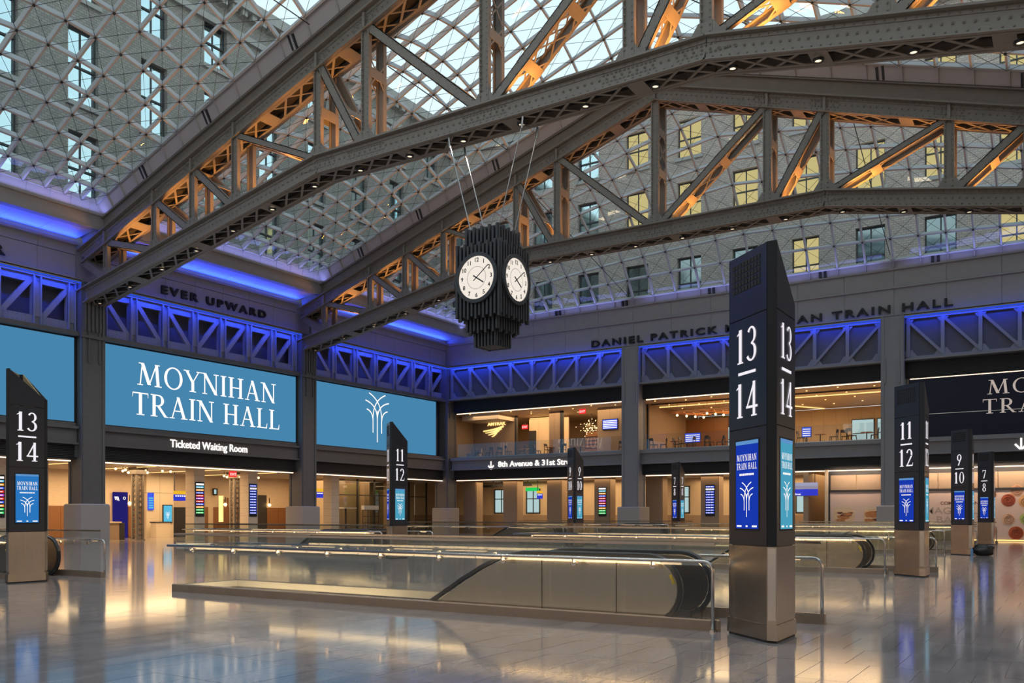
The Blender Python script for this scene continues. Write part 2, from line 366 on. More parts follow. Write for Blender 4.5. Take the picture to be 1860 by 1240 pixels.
G['8'] = (ring2(.27, .755, .20, .245, tk=.11) + ring2(.27, .265, .25, .265, tk=.125), .56)
G['9'] = (ring2(.26, .70, .25, .30, tk=.125) + [[(.40, .70), (.51, .72), (.22, .0), (.10, .0)]], .56)
G['0'] = (ring2(.27, .5, .27, .51, tk=.125), .58)
def serif_width(s, sp=.10):
    return sum((G[c][1] + sp) if c != ' ' else .38 for c in s) - sp
def serif(mb, s, h, origin, u, nrm, cx=None, sp=.10, th=0., ws=1., off=.012):
    u = Vector(u).normalized(); nrm = Vector(nrm).normalized(); O = Vector(origin); v = Vector((0, 0, 1))
    x = -serif_width(s, sp) / 2 if cx else 0
    for c in s:
        if c == ' ': x += .38; continue
        for poly in G[c][0]:
            fn = lambda a, b, t: O + u * ((x + a) * h * ws) + v * (b * h) + nrm * (off + t)
            if th: mb.prism(poly, fn, 0, th)
            else: mb.add([fn(a, b, 0) for a, b in poly], [tuple(range(len(poly)))])
        x += G[c][1] + sp
    return mb
def tree_logo(mb, origin, s, u, nrm, wd, off=.012):
    """the hall's mark: crossing arcs that grow from three stalks"""
    u = Vector(u).normalized(); nrm = Vector(nrm).normalized(); O = Vector(origin); v = Vector((0, 0, 1))
    def bez(p, q, r_, n=8): return [((1 - t) ** 2 * p[0] + 2 * t * (1 - t) * q[0] + t * t * r_[0], (1 - t) ** 2 * p[1] + 2 * t * (1 - t) * q[1] + t * t * r_[1]) for t in (i / n for i in range(n + 1))]
    paths = [[(0, -1), (0, .3)], [(-.27, -.62), (-.27, .0)], [(.27, -.62), (.27, .0)]]
    paths += [bez((-.5, 1), (.25, .72), (.27, 0)), bez((.5, 1), (-.25, .72), (-.27, 0)), bez((-.72, .68), (-.02, .55), (0, -.05)), bez((.72, .68), (.02, .55), (0, -.05)),
              bez((-.64, .32), (-.28, .25), (-.27, -.15)), bez((.64, .32), (.28, .25), (.27, -.15))]
    for P in paths:
        for i in range(len(P) - 1):
            a = Vector(P[i]); b = Vector(P[i + 1]); d = (b - a).normalized() * wd * .2; a = a - d; b = b + d; n_ = Vector((-(b - a).y, (b - a).x)).normalized() * wd / 2
            q = [a - n_, b - n_, b + n_, a + n_]
            mb.add([O + u * (p.x * s) + v * (p.y * s) + nrm * off for p in q], [(0, 1, 2, 3)])
    return mb
# ------------------------------------------------------------------ where a point falls in the picture (to pick the largest pieces)
FW = Vector((-math.sin(R(32.75)), math.cos(R(32.75)))); RT = Vector((math.cos(R(32.75)), math.sin(R(32.75))))
def depth(x, y): return x * FW.x + y * FW.y
def px(x, y, z):
    d = depth(x, y)
    if d < .3: return None
    return 930 + 1590 * (x * RT.x + y * RT.y) / d, 935.2 - 1590 * (z - 1.5) / d
def seen(x, y, z, m=60):
    p = px(x, y, z)
    return p is not None and -m < p[0] < 1860 + m and -m < p[1] < 1240 + m
# ------------------------------------------------------------------ positions of the platform kiosks (front corner on the floor)
KIOSKS = [((-2.93, 10.27), '13', '14', 'right'), ((-3.05, 23.1), '11', '12', 'right'), ((-3.22, 36.6), '9', '10', 'right'), ((-3.45, 50.3), '7', '8', 'right'),
          ((-19.62, 10.15), '13', '14', 'left'), ((-19.75, 23.1), '11', '12', 'left'), ((-19.9, 36.5), '9', '10', 'left'), ((-20.1, 50.0), '7', '8', 'left')]
UNITS = [(k[0][0] + 2.93, k[0][1] - 10.27) for k in KIOSKS]
PITS = [(-14.86 + a, -7.1 + a, 11.02 + b, 12.38 + b) for a, b in UNITS]
def minus(rects, p):
    out = []
    for (x0, x1, y0, y1) in rects:
        if p[1] <= x0 or p[0] >= x1 or p[3] <= y0 or p[2] >= y1: out.append((x0, x1, y0, y1)); continue
        if p[0] > x0: out.append((x0, p[0], y0, y1))
        if p[1] < x1: out.append((p[1], x1, y0, y1))
        a, b = max(x0, p[0]), min(x1, p[1])
        if p[2] > y0: out.append((a, b, y0, p[2]))
        if p[3] < y1: out.append((a, b, p[3], y1))
    return out
# ================================================================== FLOOR
floor = empty('floor', kind='structure')
rs = [(-58, 8, -3, 66)]
for p in PITS: rs = minus(rs, p)
mb = MB()
for (a, b, c_, d) in rs: mb.box(a, b, c_, d, -.3, -.004)
build('screed', mb, M_JOINT, floor)
tiles = []
JG = .0028
for j in range(-3, 64):
    y0 = .08 + 1.02 * j; y1 = y0 + 1.02
    off = -3.13 + (.235 if (j + 200) % 2 else 0)
    for k in range(-117, 24):
        x0 = off + .47 * k; x1 = x0 + .47
        if x1 < -58 or x0 > 7.9: continue
        rr = [(x0 + JG, x1 - JG, y0 + JG, y1 - JG)]
        for p in PITS: rr = minus(rr, p)
        for q in rr:
            if q[1] - q[0] > .03 and q[3] - q[2] > .03: tiles.append(q)
vis = [t for t in tiles if px((t[0] + t[1]) / 2, (t[2] + t[3]) / 2, 0) and seen((t[0] + t[1]) / 2, (t[2] + t[3]) / 2, 0, 20)]
vis.sort(key=lambda t: depth((t[0] + t[1]) / 2, (t[2] + t[3]) / 2))
near = set(vis[:300])
cache = {}
for t in vis[:300]:
    key = (round(t[1] - t[0], 3), round(t[3] - t[2], 3))
    if key not in cache: cache[key] = MB().box(0, key[0], 0, key[1], -.02, 0).mesh('floor_tile', M_FLOOR)
    add('floor_tile', cache[key], floor, (t[0], t[2], random.uniform(-.0004, .0004)))
mb = MB()
for t in tiles:
    if t not in near: mb.add([(t[0], t[2], 0), (t[1], t[2], 0), (t[1], t[3], 0), (t[0], t[3], 0)], [(0, 1, 2, 3)])
build('far_floor_tiles', mb, M_FLOOR, floor, kind='stuff')
# ================================================================== TRUSSES
DS = [0, 5.65, 8.25, 13.3, 16.2, 19.0, 22.9]
def zu(d): return 23.0 - .32 * d                      # top of the upper chord
def zl(d): return 16.12 if d <= 8.25 else 16.12 - .188 * (d - 8.25)   # top of the lower chord
def xs(d, s): return XC + s * d
def truss(yc, label):
    ya, yb = yc - .5, yc + .5
    root = empty('roof_truss', (XC, yc, 0), label=label, cat='truss', group='riveted roof trusses')
    L = (-XC, -yc, 0)
    def part(name, mb, m, parent=root, **k): return build(name, mb, m, parent, loc=L if parent is root else (0, 0, 0), **k)
    def chord(name, a, b, h):
        mb = MB()
        for y0, y1 in ((ya, ya + .05), (yb - .05, yb)): mb.xz(a, b, h, y0, y1)
        mb.xz(a, b, .07, ya - .24, yb + .24, h / 2 + .01)                       # cover plate
        for y0, y1 in ((ya - .12, ya + .0), (ya + .05, ya + .17), (yb - .17, yb - .05), (yb, yb + .12)): mb.xz(a, b, .045, y0, y1, -h / 2 + .01)
        for y0 in (ya - .03, yb): mb.xz(a, b, .12, y0, y0 + .03, h / 2 - .09); mb.xz(a, b, .16, y0, y0 + .03, -h / 2 + .1)
        c = part(name, mb, M_STEEL)
        t = MB().xz(a, b, h * .5, ya + .06, yb - .06, h * .2); part('chord_shade_core', t, M_CHORDSHADE, c)  # dark block painting the shade between the chord webs
        # lacing and battens on the open underside
        p = Vector((a[0], 0, a[1])); q = Vector((b[0], 0, b[1])); n = max(3, int((q - p).length / .95)); dv = (q - p) / n
        u = Vector((0, 0, -h / 2 + .005)); lc = MB()
        for i in range(n):
            if i % 5 == 4:
                bt = MB(); s0 = p + dv * (i + .2) + u; s1 = p + dv * (i + .8) + u
                bt.hexa([s0 + Vector((0, ya + .02, -.03)), s1 + Vector((0, ya + .02, -.03)), s1 + Vector((0, yb - .02, -.03)), s0 + Vector((0, yb - .02, -.03)),
                         s0 + Vector((0, ya + .02, 0)), s1 + Vector((0, ya + .02, 0)), s1 + Vector((0, yb - .02, 0)), s0 + Vector((0, yb - .02, 0))])
                part('batten_plate', bt, M_STEEL, c); continue
            s0 = p + dv * i + u; s1 = p + dv * (i + 1) + u
            lc.bar(s0 + Vector((0, ya + .1, 0)), s1 + Vector((0, yb - .1, 0)), .095, .02)
            lc.bar(s0 + Vector((0, yb - .1, -.02)), s1 + Vector((0, ya + .1, -.02)), .095, .02)
        part('lacing', lc, M_STEEL, c, kind='stuff')
        return c
    H = .66
    for s in (-1, 1):
        chord('upper_chord', (xs(25.0, s), zu(25.0) - .33), (XC, zu(0) - .33), H)
        chord('lower_chord', (xs(25.1, s), zl(25.1) - .36), (xs(8.25, s), zl(0) - .36), .68)
    chord('lower_chord', (xs(8.25, -1), zl(0) - .36), (xs(8.25, 1), zl(0) - .36), .68)
    def laced(c, p, q, wd):           # lacing between the near and the far plate along p-q (xz points), facing up the member
        p = Vector((p[0], 0, p[1])); q = Vector((q[0], 0, q[1])); n = max(2, int((q - p).length / 1.0)); dv = (q - p) / n; lc = MB()
        d = dv.normalized(); nr = Vector((d.z, 0, -d.x)) * wd
        for sg in (1, -1):
            for i in range(1, n - 1):
                if i == (1 if n < 4 else 2) or i == n - 2:
                    bt = MB(); a0 = p + dv * (i + .32) + nr * sg; a1 = p + dv * (i + .68) + nr * sg
                    Y0 = Vector((0, ya, 0)); Y1 = Vector((0, yb, 0)); t = nr.normalized() * .015
                    bt.hexa([a0 + Y0 - t, a1 + Y0 - t, a1 + Y1 - t, a0 + Y1 - t, a0 + Y0 + t, a1 + Y0 + t, a1 + Y1 + t, a0 + Y1 + t])
                    build('batten_plate', bt, M_STEEL, c)
                if i <= 1: continue
                a0 = p + dv * i + nr * sg; a1 = p + dv * (i + 1) + nr * sg
                lc.bar(a0 + Vector((0, ya + .05, 0)), a1 + Vector((0, yb - .05, 0)), .06, .02, nr)
                lc.bar(a0 + Vector((0, yb - .05, 0)), a1 + Vector((0, ya + .05, 0)), .06, .02, nr)
        if lc.f: build('lacing', lc, M_STEEL, c, kind='stuff')
    rv = MB()
    def rivet(x, z, y):
        rv.add([(x - .034, y, z - .034), (x + .034, y, z - .034), (x + .034, y, z + .034), (x - .034, y, z + .034), (x, y - .034, z)], [(0, 1, 4), (1, 2, 4), (2, 3, 4), (3, 0, 4)])
    def rivrow(a, b, offs, step, y):
        p = Vector(a); q = Vector(b); d = (q - p); n = int(d.length / step); d = d / max(1, n); nn = Vector((-d.y, d.x)).normalized()
        for i in range(n):
            for o in offs:
                w_ = p + d * (i + (.5 if o == 0 else 0)) + nn * o; rivet(w_.x, w_.y, y)
    for s in (-1, 1):
        for d in DS[1:] if s > 0 else DS:
            x = xs(d, s); z0 = zl(d) + .02; z1 = zu(d) - .68; mb = MB(); wv = .40 if d < 20 else .36
            for y0, y1 in ((ya, ya + .12), (yb - .12, yb)):
                mb.box(x - wv / 2, x - wv / 2 + .05, y0 - .03, y1 + .03, z0, z1); mb.box(x + wv / 2 - .05, x + wv / 2, y0 - .03, y1 + .03, z0, z1)
                mb.box(x - wv / 2 + .05, x + wv / 2 - .05, y0 + .04, y1 - .04, z0, z1)
            c = part('vertical', mb, M_STEEL); 
            if z1 - z0 > 1.2: laced(c, (x, z0), (x, z1), wv / 2)
            for y0 in (ya - .015, yb): part('gusset_plate', MB().prism([(x - .55, z0), (x + .55, z0), (x + .25, z0 + .45), (x - .25, z0 + .45)], lambda a, b, t: (a, t, b), y0, y0 + .015), M_STEEL)
            for y0 in (ya - .13, yb): part('stiffener', MB().box(x - .06, x + .06, y0, y0 + .13, z1 + .04, z1 + .64), M_STEEL)
            rivrow((x - .14, z0), (x - .14, z1), (0,), .22, ya - .035); rivrow((x + .14, z0), (x + .14, z1), (0,), .22, ya - .035)
        for i in range(len(DS) - 1):
            di, do = DS[i], DS[i + 1]
            a = (xs(do, s) - s * .15, zu(do) - .60); b = (xs(di, s) + s * .35, zl(di) + .05); mb = MB(); t = .36 if i != 2 else .28
            for y0, y1 in ((ya + .0, ya + .04), (yb - .04, yb)): mb.xz(a, b, t, y0, y1)
            for y0, y1 in ((ya, ya + .15), (yb - .15, yb)): mb.xz(a, b, .035, y0, y1, t / 2 - .018); mb.xz(a, b, .035, y0, y1, -t / 2 + .018)
            c = part('diagonal', mb, M_STEEL)
            if i != 5: laced(c, a, b, t / 2)
            rivrow(a, b, (t / 2 - .06, -t / 2 + .06), .3, ya - .002)
        # strut from the column head to the first panel point
        mb = MB(); a = (xs(25.0, s), zu(25) - .5); b = (xs(23.0, s), zl(23) + .0)
        for y0, y1 in ((ya, ya + .05), (yb - .05, yb)): mb.xz(a, b, .4, y0, y1)
        mb.xz(a, b, .04, ya, yb, .2); part('end_strut', mb, M_STEEL)
        rivrow((xs(25, s), zu(25) - .33), (XC, zu(0) - .33), (.24, -.24, 0), .27, ya - .032)
        rivrow((xs(25, s), zl(25) - .36), (xs(8.25, s), zl(0) - .36), (.24, -.24, 0), .27, ya - .032)
        for d in DS[1:]:
            for k in range(-4, 5):
                for o in (.12, -.12): rivet(xs(d, s) + k * .14, zu(d + s * 0 + 0) - .33 + o + s * -k * .14 * .32 * 1, ya - .032); 
    rivrow((xs(8.25, -1), zl(0) - .36), (xs(8.25, 1), zl(0) - .36), (.24, -.24, 0), .27, ya - .032)
    for x in (-8.25, -5.65, 0, 5.65, 8.25):
        for k in range(-6, 7):
            for o in (.13, -.13): rivet(XC + x + k * .15, 15.76 + o, ya - .032)
    part('rivets', rv, M_STEEL, kind='stuff')
    dl = MB().disc((0, 0, 0), (1, 0, 0), (0, 1, 0), (0, 0, -1), .10, .03, 12).mesh('downlight', E_DOWN)
    hs = MB().ring((0, 0, .01), (1, 0, 0), (0, 1, 0), (0, 0, -1), .10, .16, .07, 12).mesh('housing', M_DARK)
    n = 20
    for i in range(n):
        x = XC - 24.2 + 48.4 * i / (n - 1); z = zl(abs(x - XC)) - .36 - .34 - .06
        o = add('downlight', dl, root, (x - XC, 0, z)); add('lamp_housing', hs, o)
    return root
T1 = truss(COLY[1], 'heavy riveted steel truss from which the big hanging clock is suspended')
T2 = truss(COLY[2], 'riveted steel truss behind the hanging clock, next to the rear hall wall')
for yc in COLY[1:]:
    for i in range(len(DS) - 1):
        for s in (-1, 1):
            for f in ((.3, .75) if DS[i + 1] - DS[i] > 4 else (.5,)):
                d = DS[i] + (DS[i + 1] - DS[i]) * f
                area('truss_uplight', (xs(d, s), yc + .05, zl(d) + .1), (1.3, .35), ORANGE, 52 if i == 0 else 85, (0, .05, 1), 150)
# ================================================================== SKYLIGHTS
ND = [46.25 * (1 - math.exp(-.0405 * n)) for n in range(18)]; ND = [d * 23.2 / ND[-1] for d in ND]
NX = [XC - d for d in reversed(ND)] + [XC + d for d in ND[1:]]
def steps(a, b):
    h = [.6, 1.19, 1.09, 1.0, .9, .83, .76]; t = sum(h); c = (a + b) / 2; H = (b - a) / 2; acc = 0; pos = []
    for q in h: acc += q * H / t; pos.append(acc)
    return [c - p for p in reversed(pos)] + [c + p for p in pos]
def zedge(d): return 24.6 - .32 * d
def surf_mid(y0, y1):
    def f(x, y):
        d = abs(x - XC); t = (y - y0) / (y1 - y0)
        return zedge(d) + 2.6 * (1 - (d / 23.2) ** 2) * 4 * t * (1 - t)
    return f
def surf_end(y0, y1):
    def f(x, y):
        d = abs(x - XC); t = (y - y0) / (y1 - y0)
        return zedge(d) * (1 - t) + 16.95 * t + 3.7 * (1 - (d / 23.2) ** 3) * 4 * t * (1 - t)
    return f
def skylight(y0, y1, f, label):
    NY = steps(y0, y1); root = empty('skylight', (XC, (y0 + y1) / 2, 16), label=label, cat='skylight', group='vaulted glass roof bays')
    L = (-XC, -(y0 + y1) / 2, -16)
    P = lambda x, y: Vector((x, y, f(x, y)))
    def nrm(x, y):
        e = .05; return Vector((-(f(x + e, y) - f(x - e, y)) / (2 * e), -(f(x, y + e) - f(x, y - e)) / (2 * e), 1)).normalized()
    def rib(pts, wd, ht):
        mb = MB(); rings = []
        for i, (x, y) in enumerate(pts):
            p = P(x, y); n = nrm(x, y); a = P(*pts[max(0, i - 1)]); b = P(*pts[min(len(pts) - 1, i + 1)]); s = (b - a).normalized().cross(n).normalized() * wd / 2
            rings.append([p - s - n * ht, p + s - n * ht, p + s - n * .01, p - s - n * .01])
        for r_ in rings: mb.v += [tuple(q) for q in r_]
        for i in range(len(rings) - 1):
            for k in range(4): mb.f.append((4 * i + k, 4 * i + (k + 1) % 4, 4 * i + 4 + (k + 1) % 4, 4 * i + 4 + k))
        e = 4 * (len(rings) - 1); mb.f += [(0, 1, 2, 3), (e + 3, e + 2, e + 1, e)]
        build('rib', mb, M_RIB, root, loc=L)
    for x in NX: rib([(x, y) for y in NY], .09, .27)
    for y in NY: rib([(x, y) for x in NX], .09, .27)
    cb = MB(); cells = []
    for i in range(len(NX) - 1):
        for j in range(len(NY) - 1):
            q = [(NX[i], NY[j]), (NX[i + 1], NY[j]), (NX[i + 1], NY[j + 1]), (NX[i], NY[j + 1])]
            cells.append(q)
            lo = [P(*c) - nrm(*c) * .31 for c in q]
            cb.bar(lo[0], lo[2], .014, .014); cb.bar(lo[1], lo[3], .014, .014)
    build('cable_net', cb, M_CABLE, root, loc=L, kind='stuff')
    nodes = MB()
    for x in NX[1:-1]:
        for y in NY[1:-1]:
            p = P(x, y); n = nrm(x, y); nodes.bar(p - n * .25, p - n * .33, .08, .085, (1, 0, 0))
    build('node_caps', nodes, M_CABLE, root, loc=L, kind='stuff')
    def key(q):
        x = sum(c[0] for c in q) / 4; y = sum(c[1] for c in q) / 4
        return depth(x, y) + (0 if seen(x, y, f(x, y), 40) else 500)
    cells.sort(key=key)
    for q in cells[:300]:
        c = Vector((sum(a for a, b in q) / 4, sum(b for a, b in q) / 4)); c3 = P(*c)
        mb = MB().add([P(*p) - c3 for p in q], [(0, 1, 2, 3)])
        add('pane', mb.mesh('pane', M_GLASS), root, Vector(L) + c3)
    mb = MB()
    for q in cells[300:]: mb.add([P(*p) for p in q], [(0, 1, 2, 3)])
    build('far_panes', mb, M_GLASS, root, loc=L, kind='stuff')
    return f
E1 = .85
f1 = skylight(COLY[0] + E1, COLY[1] - E1, surf_mid(COLY[0] + E1, COLY[1] - E1), 'vaulted glass roof bay in front of the truss that holds the clock')
f2 = skylight(COLY[1] + E1, COLY[2] - E1, surf_mid(COLY[1] + E1, COLY[2] - E1), 'vaulted glass roof bay between the two steel trusses')
f3 = skylight(COLY[2] + E1, YB - .15, surf_end(COLY[2] + E1, YB - .15), 'curved glass roof bay sweeping down to the rear wall')
# girder and curb that carry the glass above each truss
for yc, lab in ((COLY[1], 'steel beam and pale curb carrying the glass above the clock truss'), (COLY[2], 'steel beam and pale curb carrying the glass above the rear truss')):
    root = empty('skylight_beam', (XC, yc, 22), label=lab, cat='beam', group='beams that carry the roof glass'); L = (-XC, -yc, -22)
    for s in (-1, 1):
        mb = MB(); a = (xs(25.0, s), zu(25.0) + .42); b = (XC, zu(0) + .42)
        mb.xz(a, b, .74, yc - .42, yc + .42); mb.xz(a, b, .06, yc - .56, yc + .56, .34); mb.xz(a, b, .05, yc - .52, yc + .52, -.34)
        build('girder', mb, M_STEEL, root, loc=L)
        for sy in (-1, 1):
            mb = MB(); P0 = []
            for d in (23.4, 0):
                for (y_, z_) in ((yc + sy * .42, .80), (yc + sy * .86, 1.56), (yc + sy * .90, 1.56), (yc + sy * .48, .78)): P0.append((xs(d, s), y_, zu(d) + z_))
            mb.hexa(P0); cu = build('curb', mb, M_CURB, root, loc=L)
            ed = MB(); ed.bar((xs(23.4, s), yc + sy * .86, zu(23.4) + 1.53), (XC, yc + sy * .86, zu(0) + 1.53), .12, .14); build('curb_edge', ed, M_RIB, cu)
            dk = MB(); dk.bar((xs(24.6, s), yc + sy * .5, zu(24.6) + .80), (XC, yc + sy * .5, zu(0) + .80), .10, .08); build('shadow_line', dk, M_DARK, cu)  # dark bar draws the shadow line between beam and curb
            for d in ND[1:]:
                x = xs(d, s); z = zu(d); fb = MB()
                fb.prism([(yc + sy * .47, z + .86), (yc + sy * .88, z + 1.5), (yc + sy * 1.02, z + 1.5), (yc + sy * .60, z + .84)], lambda a, b, t: (t, a, b), x - .015, x + .015)
                build('fin', fb, M_CURB, root, loc=L)
            for d in ND[2::4]:
                cl = MB(); x = xs(d, s) + .6; z = zu(abs(x - XC))
                for q in (-.16, .08): cl.bar((x + q, yc + sy * .50, z + .86), (x + q, yc + sy * .80, z + 1.36), .10, .10)
                build('clamp', cl, M_DARK, root, loc=L)
# bracing rods between truss and curb
RODS = (((-23.14, 26.8, 19.47), (-26.3, 40.4, 21.6), 'steel bracing rod running from the clock truss to the rear truss, left of the clock'),
        ((-23.1, 11.7, 19.5), (-26.0, 25.3, 21.3), 'steel bracing rod ending on the pale curb at the top left of the clock truss'),
        ((-8.62, 42, 19.9), (-9.39, 56.8, 17.2), 'steel bracing rod descending behind the rear truss towards the kiosk 11 and 12'),
        ((-26.0, 42, 19.9), (-26.7, 56.8, 17.0), 'steel bracing rod descending behind the clock to the rear wall'),
        ((-12.3, 26.8, 19.5), (-9.2, 40.4, 21.7), 'steel bracing rod above the clock truss near the upper right'))
for a, b, lab in RODS:
    m_ = Vector(a).lerp(Vector(b), .55); d = (Vector(b) - Vector(a)).normalized()
    rr = empty('bracing_rod', m_, label=lab, cat='rod', group='roof bracing rods')
    build('rod', MB().tube([a, b], .022, 6), M_CABLE, rr, loc=-m_)
    build('turnbuckle', MB().tube([-d * .35, -d * .2, d * .2, d * .35], [.02, .075, .075, .02], 6), M_CABLE, rr)
# ================================================================== LEFT WALL
WL = empty('wall_left', kind='structure')
BAYS = [(COLY[0] + .66, COLY[1] - .66), (COLY[1] + .66, COLY[2] - .66), (COLY[2] + .66, YB - .02)]
for bi, (a, b) in enumerate(BAYS):
    n = 7; w_ = (b - a) / n
    for k in range(n):
        build('frieze_panel', MB().box(XW - .08, XW, a + w_ * k + .008, a + w_ * (k + 1) - .008, 13.45, 14.78), M_WALLP, WL)
        build('frieze_panel', MB().box(XW - .08, XW + .04, a + w_ * k + .008, a + w_ * (k + 1) - .008, 14.80, 15.24), M_WALLP, WL)
    mb = MB().box(XW - .5, XW + .30, a, b, 13.36, 13.45).box(XW - .3, XW + .30, a, b, 15.24, 15.31).box(XW + .27, XW + .30, a, b, 15.31, 15.375).box(XW + .47, XW + .50, a, b, 13.22, 13.5).box(XW + .28, XW + .5, a, b, 13.40, 13.45); build('ledge', mb, M_WALLP, WL)  # includes upright lips added to shield the blue washers
    build('blue_light_strip', MB().box(XW + .49, XW + .515, a, b, 13.25, 13.33), E_BSTRIP, WL)
    for k in range(n):
        y0, y1 = a + w_ * k + .01, a + w_ * (k + 1) - .01
        build('soffit_panel', MB().hexa([(XW, y0, 15.62), (-41.1, y0, 15.80), (-41.1, y1, 15.80), (XW, y1, 15.62), (XW, y0, 15.68), (-41.1, y0, 15.86), (-41.1, y1, 15.86), (XW, y1, 15.68)]), M_SOFFIT, WL)
    mb = MB().box(-41.2, -40.98, a - 1.0, min(b + 1.0, YB), 15.72, 16.55).box(-41.3, -40.85, a - 1, min(b + 1, YB), 16.40, 16.46).box(-41.3, -40.88, a - 1, min(b + 1, YB), 15.70, 15.76)
    build('eaves_beam', mb, M_WALLP, WL)
    mb = MB().hexa([(-41.1, a - .6, 16.46), (-40.92, a - .6, 16.46), (-40.92, b + .6, 16.46), (-41.1, b + .6, 16.46), (-41.0, a - .6, 17.2), (-40.80, a - .6, 17.15), (-40.80, b + .6, 17.15), (-41.0, b + .6, 17.2)])
    build('eaves_curb', mb, M_CURB, WL)
    for y in steps(a - .3, b + .3): build('eaves_fin', MB().prism([(-40.95, 16.5), (-40.85, 17.1), (-40.74, 17.1), (-40.90, 16.5)], lambda p, q, t: (p, t, q), y - .015, y + .015), M_CURB, WL)
    # lower beam, ribbed fascia, warm light line
    build('lower_beam', MB().box(XW - .3, XW + .12, a, b, 5.18, 5.95).box(XW - .3, XW + .30, a, b, 5.90, 6.02).box(XW - .3, XW + .30, a, b, 5.10, 5.19).box(XW - .3, XW + .05, a, b, 6.02, 6.22), M_COL, WL)
    mb = MB().box(XW - .2, XW - .1, a, b, 4.32, 5.10)
    for k in range(9): mb.box(XW - .12, XW + .02, a, b, 4.35 + k * .084, 4.40 + k * .084)
    build('ribbed_fascia', mb, M_DARK, WL)
    build('light_strip', MB().box(XW - .12, XW - .02, a + .25, b - .25, 4.24, 4.29), E_STRIP, WL)
    build('ledge', MB().box(XW - .3, XW + .35, a, b, 10.62, 10.84), M_COL, WL)
    build('upper_back', MB().box(XW - 1.0, XW - .9, a - .7, b + .7, 10.8, 13.4), M_BACKP, WL)
build('upper_mass', MB().box(-43.7, -43.12, 4, 58, 13.4, 15.9), M_WALLP, WL)
build('side_mass', MB().box(-43.6, -43.0, -5, 10.4, 0, 15.9), M_COL, WL)
build('roof_slab', MB().box(-45.9, -43.05, 4, 60, 15.9, 16.1), M_DARK, WL)
build('screen_backing', MB().box(-43.9, -43.35, 4, 58, 5.9, 10.7), M_DARK, WL)
# lattice girders under the frieze
def girder_left(a, b, label):
    root = empty('lattice_girder', (XW, (a + b) / 2, 10.85), label=label, cat='girder', group='blue lit girders along the screen wall'); L = (-XW, -(a + b) / 2, -10.85)
    build('bottom_chord', MB().box(XW - .35, XW - .12, a, b, 10.86, 11.35).box(XW - .35, XW + .10, a, b, 10.84, 10.9), M_LATT, root, loc=L)
    build('top_chord', MB().box(XW - .35, XW - .12, a, b, 12.95, 13.36).box(XW - .35, XW + .10, a, b, 13.28, 13.34), M_LATT, root, loc=L)
    n = 7; w_ = (b - a) / n
    ys = [a + w_ * k for k in range(n + 1)]
    for k, y in enumerate(ys):
        y = min(max(y, a + .2), b - .2)
        mb = MB().box(XW - .35, XW - .05, y - .2, y + .2, 11.3, 13.0)
        for q in (-.2, .14): mb.box(XW - .1, XW + .06, y + q, y + q + .06, 10.9, 13.3)
        build('post', mb, M_LATT, root, loc=L)
    for k in range(n):
        y0, y1 = ys[k] + .2, ys[k + 1] - .2
        fwd = k < 3
        p, q = ((y0, 12.95), (y1, 11.35)) if fwd else ((y0, 11.35), (y1, 12.95))
        mb = MB().prism([(p[0] - .0, p[1]), (p[0] + .32, p[1]), (q[0], q[1]), (q[0] - .32, q[1])] if fwd else [(p[0], p[1]), (p[0] + .32, p[1]), (q[0], q[1]), (q[0] - .32, q[1])], lambda u, v, t: (t, u, v), XW - .28, XW - .12)
        build('diagonal', mb, M_LATT, root, loc=L)
    rv = MB()
    for z in (11.0, 11.28, 13.02, 13.22):
        y = a + .15
        while y < b: rv.box(XW - .12, XW - .10, y, y + .05, z, z + .05); y += .21
    build('rivets', rv, M_LATT, root, loc=L, kind='stuff')
girder_left(*BAYS[0], 'blue lit steel lattice girder above the plain blue screen at the picture edge')
girder_left(*BAYS[1], 'blue lit steel lattice girder above the screen with the big hall name')
girder_left(*BAYS[2], 'blue lit steel lattice girder above the blue screen with the white arc emblem')
# screens
def led(a, b, label):
    root = empty('led_screen', (XW, (a + b) / 2, 6.25), label=label, cat='screen', group='blue wall screens'); L = (-XW, -(a + b) / 2, -6.25)
    build('screen_panel', MB().box(XW - .2, XW, a, b, 6.27, 10.55), E_SCREEN, root, loc=L)
    fr = MB(); fr.box(XW - .2, XW + .03, a - .12, a, 6.2, 10.6).box(XW - .2, XW + .03, b, b + .12, 6.2, 10.6).box(XW - .2, XW + .03, a - .12, b + .12, 6.19, 6.27).box(XW - .2, XW + .03, a - .12, b + .12, 10.55, 10.62)
    build('frame', fr, M_DARK, root, loc=L); return root, L
r1, L = led(12.0, 25.5, 'plain blue wall screen with no lettering, cut by the picture edge')
r2, L = led(27.05, 40.62, 'blue wall screen with the hall name in large white serif letters')
mb = MB()
serif(mb, 'MOYNIHAN', 1.22, (XW, 34.0, 8.62), (0, 1, 0), (1, 0, 0), True, .07, ws=1.15)
serif(mb, 'TRAIN HALL', 1.22, (XW, 34.0, 6.98), (0, 1, 0), (1, 0, 0), True, .07, ws=1.15)
build('lettering', mb, E_WHITE, r2, loc=L)
r3, L = led(42.2, 55.6, 'blue wall screen with a white emblem of crossing arcs')
build('emblem', tree_logo(MB(), (XW, 48.6, 8.6), 1.75, (0, 1, 0), (1, 0, 0), .045), E_WHITE, r3, loc=L)
put_text('wall_lettering', 'Ticketed Waiting Room', .62, (XW + .13, 31.05, 5.34), (0, 1, 0), (1, 0, 0), E_WHITE, None, .02, .007, width=5.45, label='lit white sign lettering Ticketed Waiting Room on the dark beam', cat='sign')
put_text('wall_lettering', 'EVER UPWARD', .62, (XW + .02, 30.5, 13.90), (0, 1, 0), (1, 0, 0), M_LETTER, None, .06, .022, space=1.45, width=7.5, label='raised dark letters EVER UPWARD on the frieze', cat='sign')
